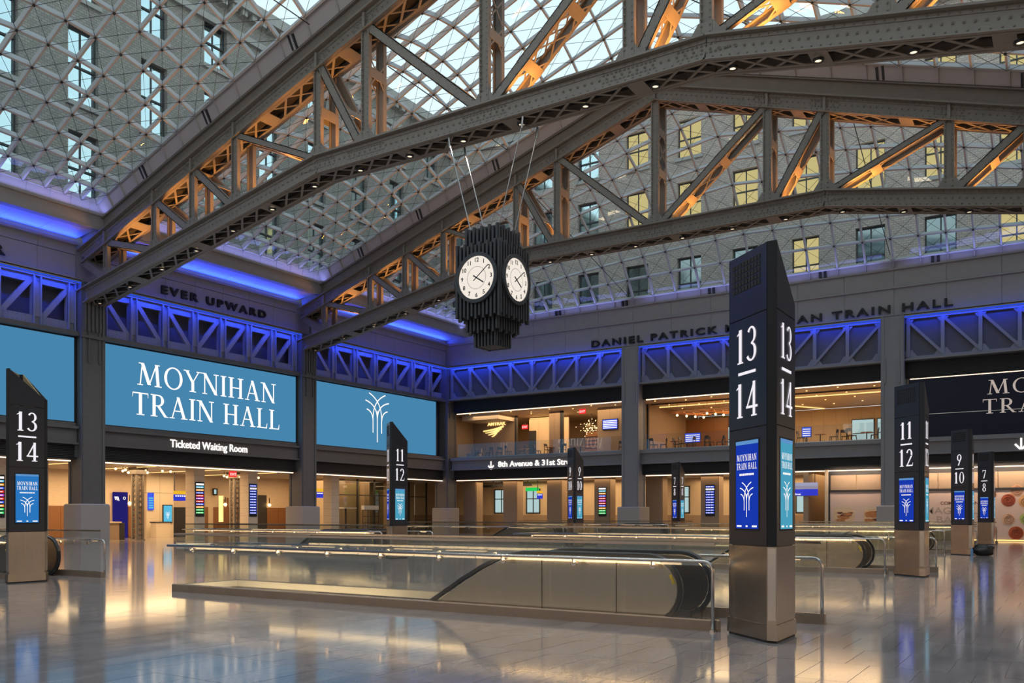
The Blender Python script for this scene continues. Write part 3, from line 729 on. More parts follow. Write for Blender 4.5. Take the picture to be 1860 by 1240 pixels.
put_text('wall_lettering', 'EXCELSIOR', .62, (XW + .02, 14.9, 13.90), (0, 1, 0), (1, 0, 0), M_LETTER, None, .06, .022, space=1.45, width=7.1, label='raised dark frieze word of which only a final R shows', cat='sign')
# columns
def column(x, y, face, label, top=13.4, s=.6, ps=.78, ph=2.08):
    root = empty('steel_column', (x, y, 0), label=label, cat='column', kind='thing', group='steel columns on stone pedestals')
    mb = MB().box(-s, s, -s, s, ph, top)
    e = .05
    for q in (-s, s - .14):                           # flange plates standing proud
        mb.box(s, s + e, q, q + .14, ph, top); mb.box(-s - e, -s, q, q + .14, ph, top); mb.box(q, q + .14, -s - e, -s, ph, top); mb.box(q, q + .14, s, s + e, ph, top)
    build('shaft', mb, M_COL if face == 'x' else M_BEAM, root)
    mb = MB()
    for q in (-.32, .26):
        if face == 'x': mb.box(s, s + .08, q, q + .08, 9.3, 10.9)
        else: mb.box(q * 1.4, q * 1.4 + .08, -s - .08, -s, 9.4, 10.9)
    if face == 'x': mb.box(s, s + .12, -s - .1, s + .1, 10.55, 10.7)
    build('splice_bracket', mb, M_COL if face == 'x' else M_BEAM, root)
    if face == 'x':
        mb = MB()
        for q in (-.5, -.3, -.08, .14, .34, .5): mb.box(s, s + .1, q - .05, q + .05, 10.9, 13.3)
        build('ribbed_head', mb, M_COL, root)
    h = ph; c = .06
    poly = [(-ps, -ps), (ps, -ps), (ps, ps), (-ps, ps)]
    mb = MB().hexa([(a, b, 0) for a, b in poly] + [(a, b, h - c) for a, b in poly])
    mb.hexa([(a, b, h - c) for a, b in poly] + [(a * (1 - c / ps), b * (1 - c / ps), h) for a, b in poly])
    build('pedestal', mb, M_STONE, root)
column(-43.1, COLY[1], 'x', 'dark steel column on a stone pedestal between the plain screen and the name screen')
column(-43.1, COLY[2], 'x', 'dark steel column on a stone pedestal between the name screen and the emblem screen')
column(-43.15, YB + .1, 'x', 'dark steel column on a pale pedestal in the corner of the two walls')
column(COLX[0], YB, 'y', 'grey steel column on a stone pedestal between logo lounge and pendant lamp lounge', ps=.85)
column(COLX[1], YB, 'y', 'grey steel column beside the navy display wall', ps=.85)
# ================================================================== BACK WALL
WB = empty('wall_back', kind='structure')
for (a, b) in ((-43, COLX[0]), (COLX[0], COLX[1]), (COLX[1], 7.9)):
    n = 6; w_ = (b - a) / n
    for k in range(n):
        for z0, z1, pr in ((13.45, 15.18, 0), (15.3, 16.28, -.06)):
            build('frieze_panel', MB().box(a + w_ * k + .008, a + w_ * (k + 1) - .008, YB + pr, YB + pr + .1, z0, z1), M_WALLP, WB)
    build('ledge', MB().box(a, b, YB - .30, YB + .5, 13.40, 13.45).box(a, b, YB - .50, YB - .28, 13.40, 13.45).box(a, b, YB - .50, YB - .47, 13.22, 13.5).box(a, b, YB - .12, YB + .3, 15.18, 15.28).box(a, b, YB - .2, YB + .3, 16.28, 16.38), M_WALLP, WB)  # front lip here is added to stop the washers' outward rays
    build('blue_light_strip', MB().box(a, b, YB - .515, YB - .49, 13.25, 13.33), E_BSTRIP, WB)
    a2, b2 = a + .75, b - .75
    build('bottom_flange', MB().box(a, b, YB - .38, YB + .3, 10.72, 10.84), M_BEAM, WB)
    mb = MB().box(a2 - .2, b2 + .2, YB + .3, YB + .4, 9.7, 10.72)
    for k in range(12): mb.box(a2 - .2, b2 + .2, YB + .22, YB + .34, 9.72 + k * .085, 9.77 + k * .085)
    build('ribbed_fascia', mb, M_DARK, WB)
    build('light_strip', MB().box(a2 + .1, b2 - .05, YB + .25, YB + .33, 9.64, 9.69), E_STRIP, WB)
    build('slab_edge', MB().box(a2 - .2, b2 + .2, YB, YB + .6, 5.18, 5.85).box(a2 - .2, b2 + .2, YB - .22, YB + .6, 5.85, 6.1).box(a2 - .2, b2 + .2, YB - .2, YB + .6, 5.10, 5.19), M_BEAM, WB)
    mb = MB().box(a2 - .2, b2 + .2, YB + .3, YB + .4, 4.34, 5.10)
    for k in range(9): mb.box(a2 - .2, b2 + .2, YB + .2, YB + .34, 4.36 + k * .084, 4.41 + k * .084)
    build('ribbed_fascia', mb, M_DARK, WB)
    build('light_strip', MB().box(a2 + .1, b2 - .05, YB + .22, YB + .32, 4.26, 4.31), E_STRIP, WB)
build('upper_mass', MB().box(-44, 8, YB + .2, YB + .5, 10.8, 16.3), M_WALLP, WB)
mb = MB().hexa([(-41, YB - .02, 16.38), (6, YB - .02, 16.38), (6, YB + .1, 16.38), (-41, YB + .1, 16.38), (-41, YB - .12, 16.95), (6, YB - .12, 16.95), (6, YB + .05, 16.95), (-41, YB + .05, 16.95)])
build('roof_curb', mb, M_CURB, WB)
for x in NX: build('curb_fin', MB().box(x - .015, x + .015, YB - .26, YB, 16.4, 16.95), M_CURB, WB)
for x in NX[3::4]:
    build('curb_clamp', MB().box(x + .55, x + .70, YB - .2, YB, 16.42, 16.8).box(x + .85, x + 1.0, YB - .2, YB, 16.42, 16.8), M_DARK, WB)
def girder_back(a, b, label):
    root = empty('lattice_girder', ((a + b) / 2, YB, 10.84), label=label, cat='girder', group='blue lit girders along the rear wall'); L = (-(a + b) / 2, -YB, -10.84)
    build('back_panel', MB().box(a, b, YB + .1, YB + .2, 10.84, 13.36), M_BACKP, root, loc=L)
    build('bottom_chord', MB().box(a, b, YB - .1, YB + .1, 10.84, 10.98), M_LATT, root, loc=L)
    build('top_chord', MB().box(a, b, YB - .1, YB + .1, 13.2, 13.36), M_LATT, root, loc=L)
    n = 8; w_ = (b - a) / n
    for k in range(n + 1):
        x = min(max(a + w_ * k, a + .1), b - .1)
        mb = MB().box(x - .10, x + .10, YB - .12, YB + .1, 10.95, 13.25); build('post', mb, M_LATT, root, loc=L)
        zg = 11.0 if 0 < k < n else 11.0
        build('gusset', MB().prism([(x - .5, 10.95), (x + .5, 10.95), (x + .22, 11.35), (x - .22, 11.35)], lambda p, q, t: (p, t, q), YB - .04, YB - .0), M_LATT, root, loc=L)
        build('gusset', MB().prism([(x - .35, 13.22), (x + .35, 13.22), (x + .15, 12.95), (x - .15, 12.95)], lambda p, q, t: (p, t, q), YB - .04, YB - .0), M_LATT, root, loc=L)
    for k in range(n):
        x0, x1 = a + w_ * k + .05, a + w_ * (k + 1) - .05
        p, q = ((x0, 13.15), (x1, 11.1)) if k < n // 2 else ((x0, 11.1), (x1, 13.15))
        build('diagonal', MB().xz(p, q, .16, YB - .1, YB + .05), M_LATT, root, loc=L)
    rv = MB()
girder_back(-42.5, -27.1, 'blue lit lattice girder above the lounge with the lit logo')
girder_back(-25.7, -9.9, 'blue lit lattice girder above the lounge with pendant lamps')
girder_back(-8.5, 7.2, 'blue lit lattice girder above the navy display wall')
put_text('wall_lettering', 'DANIEL PATRICK MOYNIHAN TRAIN HALL', .66, (-29.75, YB - .02, 13.74), (1, 0, 0), (0, -1, 0), M_LETTER, None, .06, .016, space=1.3, width=23.7, label='raised dark letters running along the rear frieze', cat='sign')
# arrow and street sign
s_ = put_text('wall_lettering', '8th Avenue & 31st Street', .60, (-37.95, YB - .01, 5.27), (1, 0, 0), (0, -1, 0), E_WHITE, None, .02, .012, width=7.0, label='lit white street sign with a down arrow under the lounge', cat='sign')
def arrow(x, z, h, parent=None, name='arrow', **k):
    mb = MB().box(x - .045, x + .045, YB - .04, YB - .01, z - h / 2 + .05, z + h / 2)
    for s in (-1, 1): mb.bar((x, YB - .025, z - h / 2), (x + s * h * .4, YB - .025, z - h * .05), .03, .11, (0, 0, 1))
    return build(name, mb, E_WHITE, parent, **k)
arrow(-38.62, 5.42, .62, s_)
arrow(-2.55, 5.55, .75, None, 'arrow_sign', label='lit white down arrow on the beam beneath the navy display wall', cat='sign')
# navy display wall in the third bay
nd = empty('display_wall', (0, YB, 6.2), label='dark navy display wall with the hall name in pale serif letters', cat='display'); L = (0, -YB, -6.2)
build('display_panel', MB().box(-8.4, 7.2, YB + .25, YB + .35, 6.1, 9.7), M_NAVY, nd, loc=L)
mb = MB(); serif(mb, 'MOYNIHAN', .82, (-4.25, YB + .25, 8.45), (1, 0, 0), (0, -1, 0), None, .12, ws=1.25); serif(mb, 'TRAIN HALL', .82, (-4.5, YB + .25, 7.35), (1, 0, 0), (0, -1, 0), None, .12, ws=1.25)
build('lettering', mb, emit('pale_letter', (.55, .47, .42), .75), nd, loc=L)
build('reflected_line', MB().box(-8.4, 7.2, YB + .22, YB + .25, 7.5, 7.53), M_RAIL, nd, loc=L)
# ================================================================== KIOSKS
PLAN = {'C': (0, 0), 'D1': (0, .80), 'D2': (-.07, .90), 'A2': (-.66, .68), 'A1': (-.77, .58), 'B': (-.115, -.0)}
KM = {}
M_CROWNLIT = mat('crown_lit_tone', (.42, .32, .18), .5, .3, .1, 4)  # gold of the lit crown inside, put into the colour
def kmesh(key, fn, m):
    if key not in KM: KM[key] = fn().mesh(key.split('|')[0], m)
    return KM[key]
def kiosk(pos, n1, n2, label):
    root = empty('platform_kiosk', (pos[0], pos[1], 0), label=label, cat='kiosk', group='platform number kiosks')
    P = PLAN; ring_ = [P['C'], P['D1'], P['D2'], P['A2'], P['A1'], P['B']]
    cx = sum(p[0] for p in ring_) / 6; cy = sum(p[1] for p in ring_) / 6
    def grow(g): return [(cx + (x - cx) * (1 + g), cy + (y - cy) * (1 + g)) for x, y in ring_]
    def base():
        mb = MB(); f = lambda a, b, t: (a, b, t)
        mb.prism(grow(.0), f, .24, 1.125)
        lo, hi = grow(.055), grow(.03)
        mb.add([(a, b, .03) for a, b in lo] + [(a, b, .21) for a, b in hi], [tuple(range(5, -1, -1)), tuple(range(6, 12))] + [(i, (i + 1) % 6, 6 + (i + 1) % 6, 6 + i) for i in range(6)])
        mb.prism(grow(-.03), f, .2, .25); return mb
    add('base', kmesh('base', base, M_SSTEEL), root)
    add('plinth', kmesh('plinth', lambda: MB().prism(grow(.0), lambda a, b, t: (a, b, t), 0, .035), M_DARK), root)
    add('core', kmesh('core', lambda: MB().prism(grow(-.09), lambda a, b, t: (a, b, t), 1.1, 3.9), M_BLACK), root)
    def wall(a, b, za0, zb0, za1, zb1, g=.006):
        a = Vector((a[0], a[1], 0)); b = Vector((b[0], b[1], 0)); d = (b - a).normalized(); n = Vector((d.y, -d.x, 0))
        if n.dot(Vector((cx, cy, 0)) - a) > 0: n = -n
        a = a + d * g; b = b - d * g; i = -n * .035
        z = Vector((0, 0, 1))
        return MB().hexa([a + z * (za0 + g), b + z * (zb0 + g), b + i + z * (zb0 + g), a + i + z * (za0 + g), a + z * (za1 - g), b + z * (zb1 - g), b + i + z * (zb1 - g), a + i + z * (za1 - g)])
    TOP, LOW = 4.72, 4.12
    segs = [('right', P['C'], P['D1'], TOP, LOW), ('left', P['A1'], P['B'], TOP, TOP), ('back', P['D2'], P['A2'], LOW, TOP)]
    for nm, a, b, ta, tb in segs:
        add('screen_panel', kmesh('screen_panel|' + nm, lambda: wall(a, b, 1.13, 1.13, 2.56, 2.56), M_BLACK), root)
        add('number_panel', kmesh('number_panel|' + nm, lambda: wall(a, b, 2.56, 2.56, 3.92, 3.92), M_BLACK), root)
        add('crown_panel', kmesh('crown_panel|' + nm, lambda: wall(a, b, 3.92, 3.92, ta, tb), M_BLACK), root)
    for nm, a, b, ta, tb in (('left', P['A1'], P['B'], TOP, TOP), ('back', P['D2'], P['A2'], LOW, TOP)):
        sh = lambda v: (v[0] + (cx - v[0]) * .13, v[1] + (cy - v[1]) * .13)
        add('crown_lit_lining', kmesh('crown_lit_lining|' + nm, lambda: wall(sh(a), sh(b), 3.95, 3.95, ta - .01, tb - .01), M_CROWNLIT), root)  # liner added to carry the lit tone inside the crown
    for nm, a, b, ta, tb in (('corner', P['B'], P['C'], TOP, TOP), ('corner2', P['D1'], P['D2'], LOW, LOW), ('corner3', P['A2'], P['A1'], TOP, TOP)):
        add('corner_post', kmesh('corner_post|' + nm, lambda: wall(a, b, 1.13, 1.13, ta, tb, .004), M_GRILL), root)
        add('base_post', kmesh('base_post|' + nm, lambda: wall(Vector(a) + (Vector(a) - Vector((cx, cy))) * .012, Vector(b) + (Vector(b) - Vector((cx, cy))) * .012, .25, .25, 1.12, 1.12, .012), M_RAIL), root)
    faces = (('left', Vector((P['A1'][0], P['A1'][1], 0)), Vector((P['B'][0] - P['A1'][0], P['B'][1] - P['A1'][1], 0)), E_KBLUE),
             ('right', Vector((0, 0, 0)), Vector((0, 1, 0)), E_KTEAL if pos[0] > -10 else (E_KMID if pos[1] < 20 else E_KTEAL)),
             ('back', Vector((P['D2'][0], P['D2'][1], 0)), Vector((P['A2'][0] - P['D2'][0], P['A2'][1] - P['D2'][1], 0)), E_KMID))
    for nm, o, dv, em in faces:
        ln = dv.length if nm != 'right' else .80; u = dv.normalized(); n = Vector((u.y, -u.x, 0))
        W = lambda a, z, off=.004: o + u * a + Vector((0, 0, z)) + n * off
        def rect(a0, a1, z0, z1, off, th=.004):
            mb = MB(); return mb.hexa([W(a0, z0, off), W(a1, z0, off), W(a1, z0, off - th), W(a0, z0, off - th), W(a0, z1, off), W(a1, z1, off), W(a1, z1, off - th), W(a0, z1, off - th)])
        c = ln * .5
        add('screen_bezel', kmesh('screen_bezel|' + nm, lambda: rect(c - .28, c + .28, 1.31, 2.43, .004), M_GRILL), root)
        scn = add('screen', kmesh('screen|%s|%s' % (nm, em.name), lambda: rect(c - .255, c + .255, 1.335, 2.41, .006), em), root)
        add('status_bar', kmesh('status_bar|' + nm, lambda: rect(c - .255, c + .255, 2.365, 2.41, .008), E_KBAR), scn)
        def lett():
            mb = MB()
            serif(mb, 'MOYNIHAN', .078, W(c, 2.165), u, n, True, .13, off=.006, ws=.78)
            serif(mb, 'TRAIN HALL', .078, W(c, 2.06), u, n, True, .13, off=.006, ws=.75)
            for k in range(12): 
                a = c - .165 + k * .028; p = [W(a, 1.985, .008), W(a + .019, 1.985, .008), W(a + .019, 2.01, .008), W(a, 2.01, .008)]; mb.add(p, [(0, 1, 2, 3)])
            for a0, a1 in ((-.23, -.12), (-.02, .02), (.12, .23)):
                p = [W(c + a0, 1.355, .008), W(c + a1, 1.355, .008), W(c + a1, 1.375, .008), W(c + a0, 1.375, .008)]; mb.add(p, [(0, 1, 2, 3)])
            tree_logo(mb, W(c, 1.69), .21, u, n, .055, off=.005); return mb
        add('screen_lettering', kmesh('screen_lettering|' + nm, lett, E_WHITE), scn, kind='stuff')
        def nums():
            mb = MB()
            serif(mb, n1, .42, W(c, 3.37), u, n, True, .12, off=.003, ws=1.05); serif(mb, n2, .42, W(c, 2.70), u, n, True, .12, off=.003, ws=1.05)
            p = [W(c - .20, 3.225, .006), W(c + .20, 3.225, .006), W(c + .20, 3.26, .006), W(c - .20, 3.26, .006)]; mb.add(p, [(0, 1, 2, 3)]); return mb
        add('numerals', kmesh('numerals|%s|%s' % (nm, n1), nums, E_NUM), root)
        if nm == 'left':
            def grl():
                mb = MB()
                for i in range(9):
                    for j in range(5): 
                        a = .10 + i * .072; z = 4.26 + j * .075; q = rect(a, a + .058, z, z + .055, .006, .01); mb.v, mb.f = (mb.v + q.v, mb.f + [tuple(t + len(mb.v) for t in f) for f in q.f])
                return mb
            add('grille', kmesh('grille', grl, M_GRILL), root, kind='stuff')
PL = {('13', 'right'): 'tall black and steel kiosk numbered 13 over 14, largest, at the front escalator',
      ('11', 'right'): 'black and steel kiosk numbered 11 over 12 in front of the navy display wall',
      ('9', 'right'): 'black and steel kiosk numbered 9 over 10 with a dark bag at its foot',
      ('7', 'right'): 'black and steel kiosk numbered 7 over 8 in front of the pastry mural',
      ('13', 'left'): 'black and steel kiosk numbered 13 over 14 before the plain blue screen',
      ('11', 'left'): 'black kiosk numbered 11 over 12 in front of the emblem screen',
      ('9', 'left'): 'black kiosk numbered 9 over 10 covering the end of the street sign',
      ('7', 'left'): 'small black kiosk numbered 7 over 8 beyond the railings, below the pendant lamp lounge'}
for pos, a, b, side in KIOSKS: kiosk(pos, a, b, PL[(a, side)])
# ================================================================== ESCALATOR AND GLASS BALUSTRADE (built at the nearest kiosk, then copied)
def arcpts(cx, cz, r, a0, a1, n): return [(cx + r * math.cos(R(a0 + (a1 - a0) * i / n)), cz + r * math.sin(R(a0 + (a1 - a0) * i / n))) for i in range(n + 1)]
def make_escalator():
    root = empty('escalator', (0, 0, 0), cat='escalator', group='escalators down to the platforms')
    for y0, y1, sgn in ((11.06, 11.10, -1), (12.24, 12.28, 1)):
        top = [(-10.6, -1.12), (-8.05, .43), (-7.65, .66), (-7.30, .82), (-6.9, .90)]
        new = arcpts(-4.90, .485, .415, 90, -75, 10)
        outline = top + [(-6.6, .905)] + new
        # steel side panels split at the seams
        cuts = [(-9.6, -8.2), (-8.2, -6.6), (-6.585, -5.39), (-5.375, -4.40)]
        def zt(x):
            best = None
            for i in range(len(outline) - 1):
                (xa, za), (xb, zb) = outline[i], outline[i + 1]
                if min(xa, xb) - 1e-6 <= x <= max(xa, xb) + 1e-6 and abs(xb - xa) > 1e-6:
                    z = za + (zb - za) * (x - xa) / (xb - xa); best = z if best is None else max(best, z)
            return best if best is not None else .9
        for i, (a, b) in enumerate(cuts):
            if i == 3: poly = [(a, .02), (-4.95, .02)] + [(x, z) for x, z in reversed(new)] + [(a, .905)]
            else:
                xs_ = [a] + [x for x, z in outline[:6] if a < x < b] + [b]
                poly = [(a, -1.3 if a < -8 else .02), (b, -1.3 if a < -8 else .02)] + [(x, zt(x)) for x in reversed(xs_)]
            build('side_panel', MB().prism(poly, lambda u, v, t: (u, t, v), y0, y1), M_SSTEEL, root)
        # handrail belt
        path = [(-11.2, -1.42), (-8.07, .49), (-7.67, .71), (-7.31, .87), (-6.9, .945), (-6.6, .95)] + arcpts(-4.90, .485, .465, 90, -90, 12)
        mb = MB(); ym = (y0 + y1) / 2; rings = []
        for i, (x, z) in enumerate(path):
            a = Vector(path[max(0, i - 1)]); b = Vector(path[min(len(path) - 1, i + 1)]); d = (b - a).normalized(); nn = Vector((-d.y, d.x))
            for yy, hh in ((-.045, -.03), (.045, -.03), (.045, .018), (.025, .032), (-.025, .032), (-.045, .018)): rings.append((x + nn.x * hh, ym + yy, z + nn.y * hh))
        mb.v = rings
        for i in range(len(path) - 1):
            for k in range(6): mb.f.append((6 * i + k, 6 * i + (k + 1) % 6, 6 * i + 6 + (k + 1) % 6, 6 * i + 6 + k))
        build('handrail_belt', mb, M_RUBBER, root)
        build('newel_foot', MB().prism([(-5.05, .0), (-4.78, .0), (-4.72, .10), (-4.95, .10)], lambda u, v, t: (u, t, v), ym - .05, ym + .05), M_DARK, root)
        a = [(-4.90 + .40 * math.cos(R(t)), .485 + .40 * math.sin(R(t))) for t in (34, 27, 20, 13)]
        b = [(-4.90 + .36 * math.cos(R(t)), .485 + .36 * math.sin(R(t))) for t in (13, 20, 27, 34)]
        build('warning_label', MB().prism(a + b, lambda u, v, t: (u, t, v), y0 - .006 if sgn < 0 else y1 + .003, y0 - .003 if sgn < 0 else y1 + .006), M_YEL, root, label='yellow warning label on the steel side')
        build('skirt', MB().box(-7.3, -5.0, y0 + (.04 if sgn < 0 else -.12), y0 + (.12 if sgn < 0 else 0), -.2, .12), M_DARK, root)
    for k in range(9):
        x = -7.1 - .4 * k; z = -.18 * k - .01
        build('step', MB().box(x - .4, x, 11.14, 12.22, z - .26, z - .02), M_DARK, root)
    build('landing_plate', MB().box(-7.1, -4.3, 11.16, 12.2, 0.0, .012), M_SSTEEL, root)
    build('well_wall', MB().box(-14.93, -14.87, 11.0, 12.4, -3.2, .128), M_CREAM, root)
    build('well_wall', MB().box(-14.87, -7.3, 10.985, 11.012, -3.2, .128), M_CREAM, root)
    build('well_wall', MB().box(-14.87, -7.3, 12.386, 12.40, -3.2, .128), M_CREAM, root)
    return root
def make_balustrade():
    root = empty('glass_balustrade', (0, 0, 0), cat='balustrade', group='glass balustrades around the escalator wells')
    seams = [-14.93 + 1.2037 * k for k in range(10)]
    for y, xe, out, sm in ((10.95, -3.92, -1, seams), (12.45, -2.95, 1, seams + [-2.97 - .02])):
        build('base_curb', MB().box(-14.99, xe + .06, y - .055, y + .055, 0, .13), M_BRONZE, root)
        build('base_trim', MB().box(-14.99, xe + .06, y - .035, y + .035, .13, .145), M_RAIL, root)
        ss = [s for s in sm if s < xe - .1] + [xe - .03]
        for i in range(len(ss) - 1):
            build('pane', MB().box(ss[i] + .008, ss[i + 1] - .008, y - .008, y + .008, .14, 1.11), M_BGLASS, root)
        build('cap_rail', MB().box(-14.97, xe, y - .022, y + .022, 1.105, 1.14), M_SSTEEL, root)
        yr = y + out * .085
        path = [(-15.08, yr, .90), (xe - .12, yr, .90)] + [(xe - .12 + .12 * math.sin(R(t)), yr, .90 - .12 * (1 - math.cos(R(t)))) for t in (22, 45, 67, 90)] + [(xe, yr, .02)]
        build('handrail', MB().tube(path, .024, 8), M_RAIL, root, True)
        build('post_foot', MB().tube([(xe, yr, 0), (xe, yr, .025)], .045, 10), M_RAIL, root)
        x = -14.4; i = 0
        while x < xe - .2:
            mb = MB().disc((x, y + out * .02, .82), (1, 0, 0), (0, 0, 1), (0, out, 0), .042, .025, 12).tube([(x, y + out * .03, .82), (x, yr, .83), (x, yr, .885)], .011, 6)
            build('bracket', mb, M_RAIL, root)
            if i % 3 != 2:
                build('light_strip', MB().box(x + .12, min(x + 1.0, xe - .3), yr - .010, yr + .010, .868, .8765), E_RSTRIP, root)
            x += 1.2037; i += 1
    build('base_curb', MB().box(-14.99, -14.88, 10.95, 12.45, 0, .13), M_BRONZE, root)
    build('pane', MB().box(-14.945, -14.93, 10.98, 12.42, .13, 1.11), M_BGLASS, root)
    build('cap_rail', MB().box(-14.96, -14.915, 10.95, 12.45, 1.105, 1.14), M_SSTEEL, root)
    build('handrail', MB().tube([(-15.03, 10.87, .90), (-15.03, 12.53, .90)], .024, 8), M_RAIL, root, True)
    return root
WHERE = ['beside the largest kiosk 13 and 14 in front', 'left of the kiosk 11 and 12 before the navy wall', 'beside the kiosk 9 and 10 with the bag', 'beside the kiosk 7 and 8 near the pastry mural',
         'behind the kiosk 13 and 14 before the plain screen', 'beside the kiosk 11 and 12 under the emblem screen', 'beside the kiosk 9 and 10 below the street sign', 'beside the small kiosk 7 and 8 below the lounge']
e0 = make_escalator(); b0 = make_balustrade()
kids = {}
for x in C.objects:
    if x.parent: kids.setdefault(x.parent.name, []).append(x)
for i, (a, b) in enumerate(UNITS):
    e = e0 if i == 0 else copy_tree(e0, None, kids); g = b0 if i == 0 else copy_tree(b0, None, kids)
    e.location = (a, b, 0); g.location = (a, b, 0)
    e['label'] = 'steel sided escalator ' + WHERE[i]; g['label'] = 'glass balustrade with steel handrail ' + WHERE[i]
for i, (a, b) in enumerate(UNITS):
    area('well_light', (-12.6 + a, 11.7 + b, -.55), (.3, 4.2), (1, .8, .5), 42, (0, 0, 1), along=(1, 0, 0))
    if i < 6: 
        area('handrail_light', (-9.4 + a, 10.90 + b, .86), (.05, 10), WARM, 15, (0, .9, -.5), along=(1, 0, 0))
        area('handrail_light', (-9.0 + a, 12.5 + b, .86), (.05, 10), WARM, 9, (0, -.9, -.6), along=(1, 0, 0))
# ================================================================== HANGING CLOCK
ck = empty('hanging_clock', (XC, COLY[1] + .05, 7.5), label='large dark ribbed four-sided clock with white dials hanging from the roof truss', cat='clock')
cy0 = COLY[1] + .05 - 26.3
def tier(name, a, z0, z1, n, jag=.0, dep=.11):
    core = MB().box(-a + dep, a - dep, -a + dep, a - dep, z0 + .02, z1 - .03); c = build(name, core, M_DARKC, ck)
    pitch = 2 * a / n
    for side in range(4):
        for k in range(n):
            t = -a + pitch * (k + .5); w_ = pitch * .5; dz = (.10 if k % 2 else 0) * jag
            if side == 0: q = (t - w_ / 2, t + w_ / 2, -a, -a + dep)
            elif side == 1: q = (a - dep, a, t - w_ / 2, t + w_ / 2)
            elif side == 2: q = (t - w_ / 2, t + w_ / 2, a - dep, a)
            else: q = (-a, -a + dep, t - w_ / 2, t + w_ / 2)
            build('slat', MB().box(q[0], q[1], q[2], q[3], z0 - dz, z1 - (dz if jag else 0)), M_DARKC, c)
M_DARKC = mat('clock_charcoal', (.028, .028, .032), .5, 0, .15, 5)
tier('clock_body', .98, 8.55 - 7.5, 11.15 - 7.5, 12, 1, .14)
tier('crown_tier', .74, 10.9 - 7.5, 11.78 - 7.5, 9, 1)
tier('lower_tier', .72, 8.08 - 7.5, 8.62 - 7.5, 9, 1)
tier('bottom_tier', .50, 7.55 - 7.5, 8.15 - 7.5, 7, 0)
zc = 9.87 - 7.5
for side, (nx, ny) in enumerate(((0, -1), (1, 0), (0, 1), (-1, 0))):
    n = Vector((nx, ny, 0)); u = Vector((-ny, nx, 0)); v = Vector((0, 0, 1)); c = n * .97 + v * zc
    build('dial_rim', MB().ring(c, u, v, n, .76, .89, .10, 40), M_DARKC, ck)
    d = build('dial', MB().disc(c, u, v, n, .78, .05, 40), E_DIAL, ck)
    t = MB().ring(c + n * .052, u, v, n, .392, .40, .003, 40)
    for k in range(60):
        a = 2 * math.pi * k / 60; r1 = .40; r0 = .36 if k % 5 == 0 else .38; dr = u * math.cos(a) + v * math.sin(a); sd = (u * -math.sin(a) + v * math.cos(a)) * .004; p = c + n * .056
        t.add([p + dr * r0 - sd, p + dr * r1 - sd, p + dr * r1 + sd, p + dr * r0 + sd], [(0, 1, 2, 3)])
    build('minute_track', t, M_LETTER, d)
    for k in range(1, 13):
        a = R(90 - 30 * k); pos_ = c + (u * math.cos(a) + v * math.sin(a)) * .62 + n * .052 - v * .062
        put_text('numeral', str(k), .205, pos_, u, n, M_LETTER, d, .002, .005, 'CENTER')
    for ang, ln, wd in ((90 - 30 * 4.12, .36, .045), (90 - 6 * 8.7, .64, .028)):
        a = R(ang); dr = u * math.cos(a) + v * math.sin(a); build('hand', MB().bar(c + n * .065 - dr * .16, c + n * .065 + dr * ln, .012, wd, n.cross(dr)), M_LETTER, d)
for sx_, xt in ((-.6, -1.6), (.6, 1.6)):
    for sy_ in (-.5, .5):
        build('suspension_cable', MB().tube([(sx_, sy_, 11.7 - 7.5), (xt, sy_, 15.2 - 7.5)], .022, 6).tube([(xt * .96 + sx_ * .04, sy_, 14.95 - 7.5), (xt, sy_, 15.35 - 7.5)], .05, 6), M_ROD, ck)
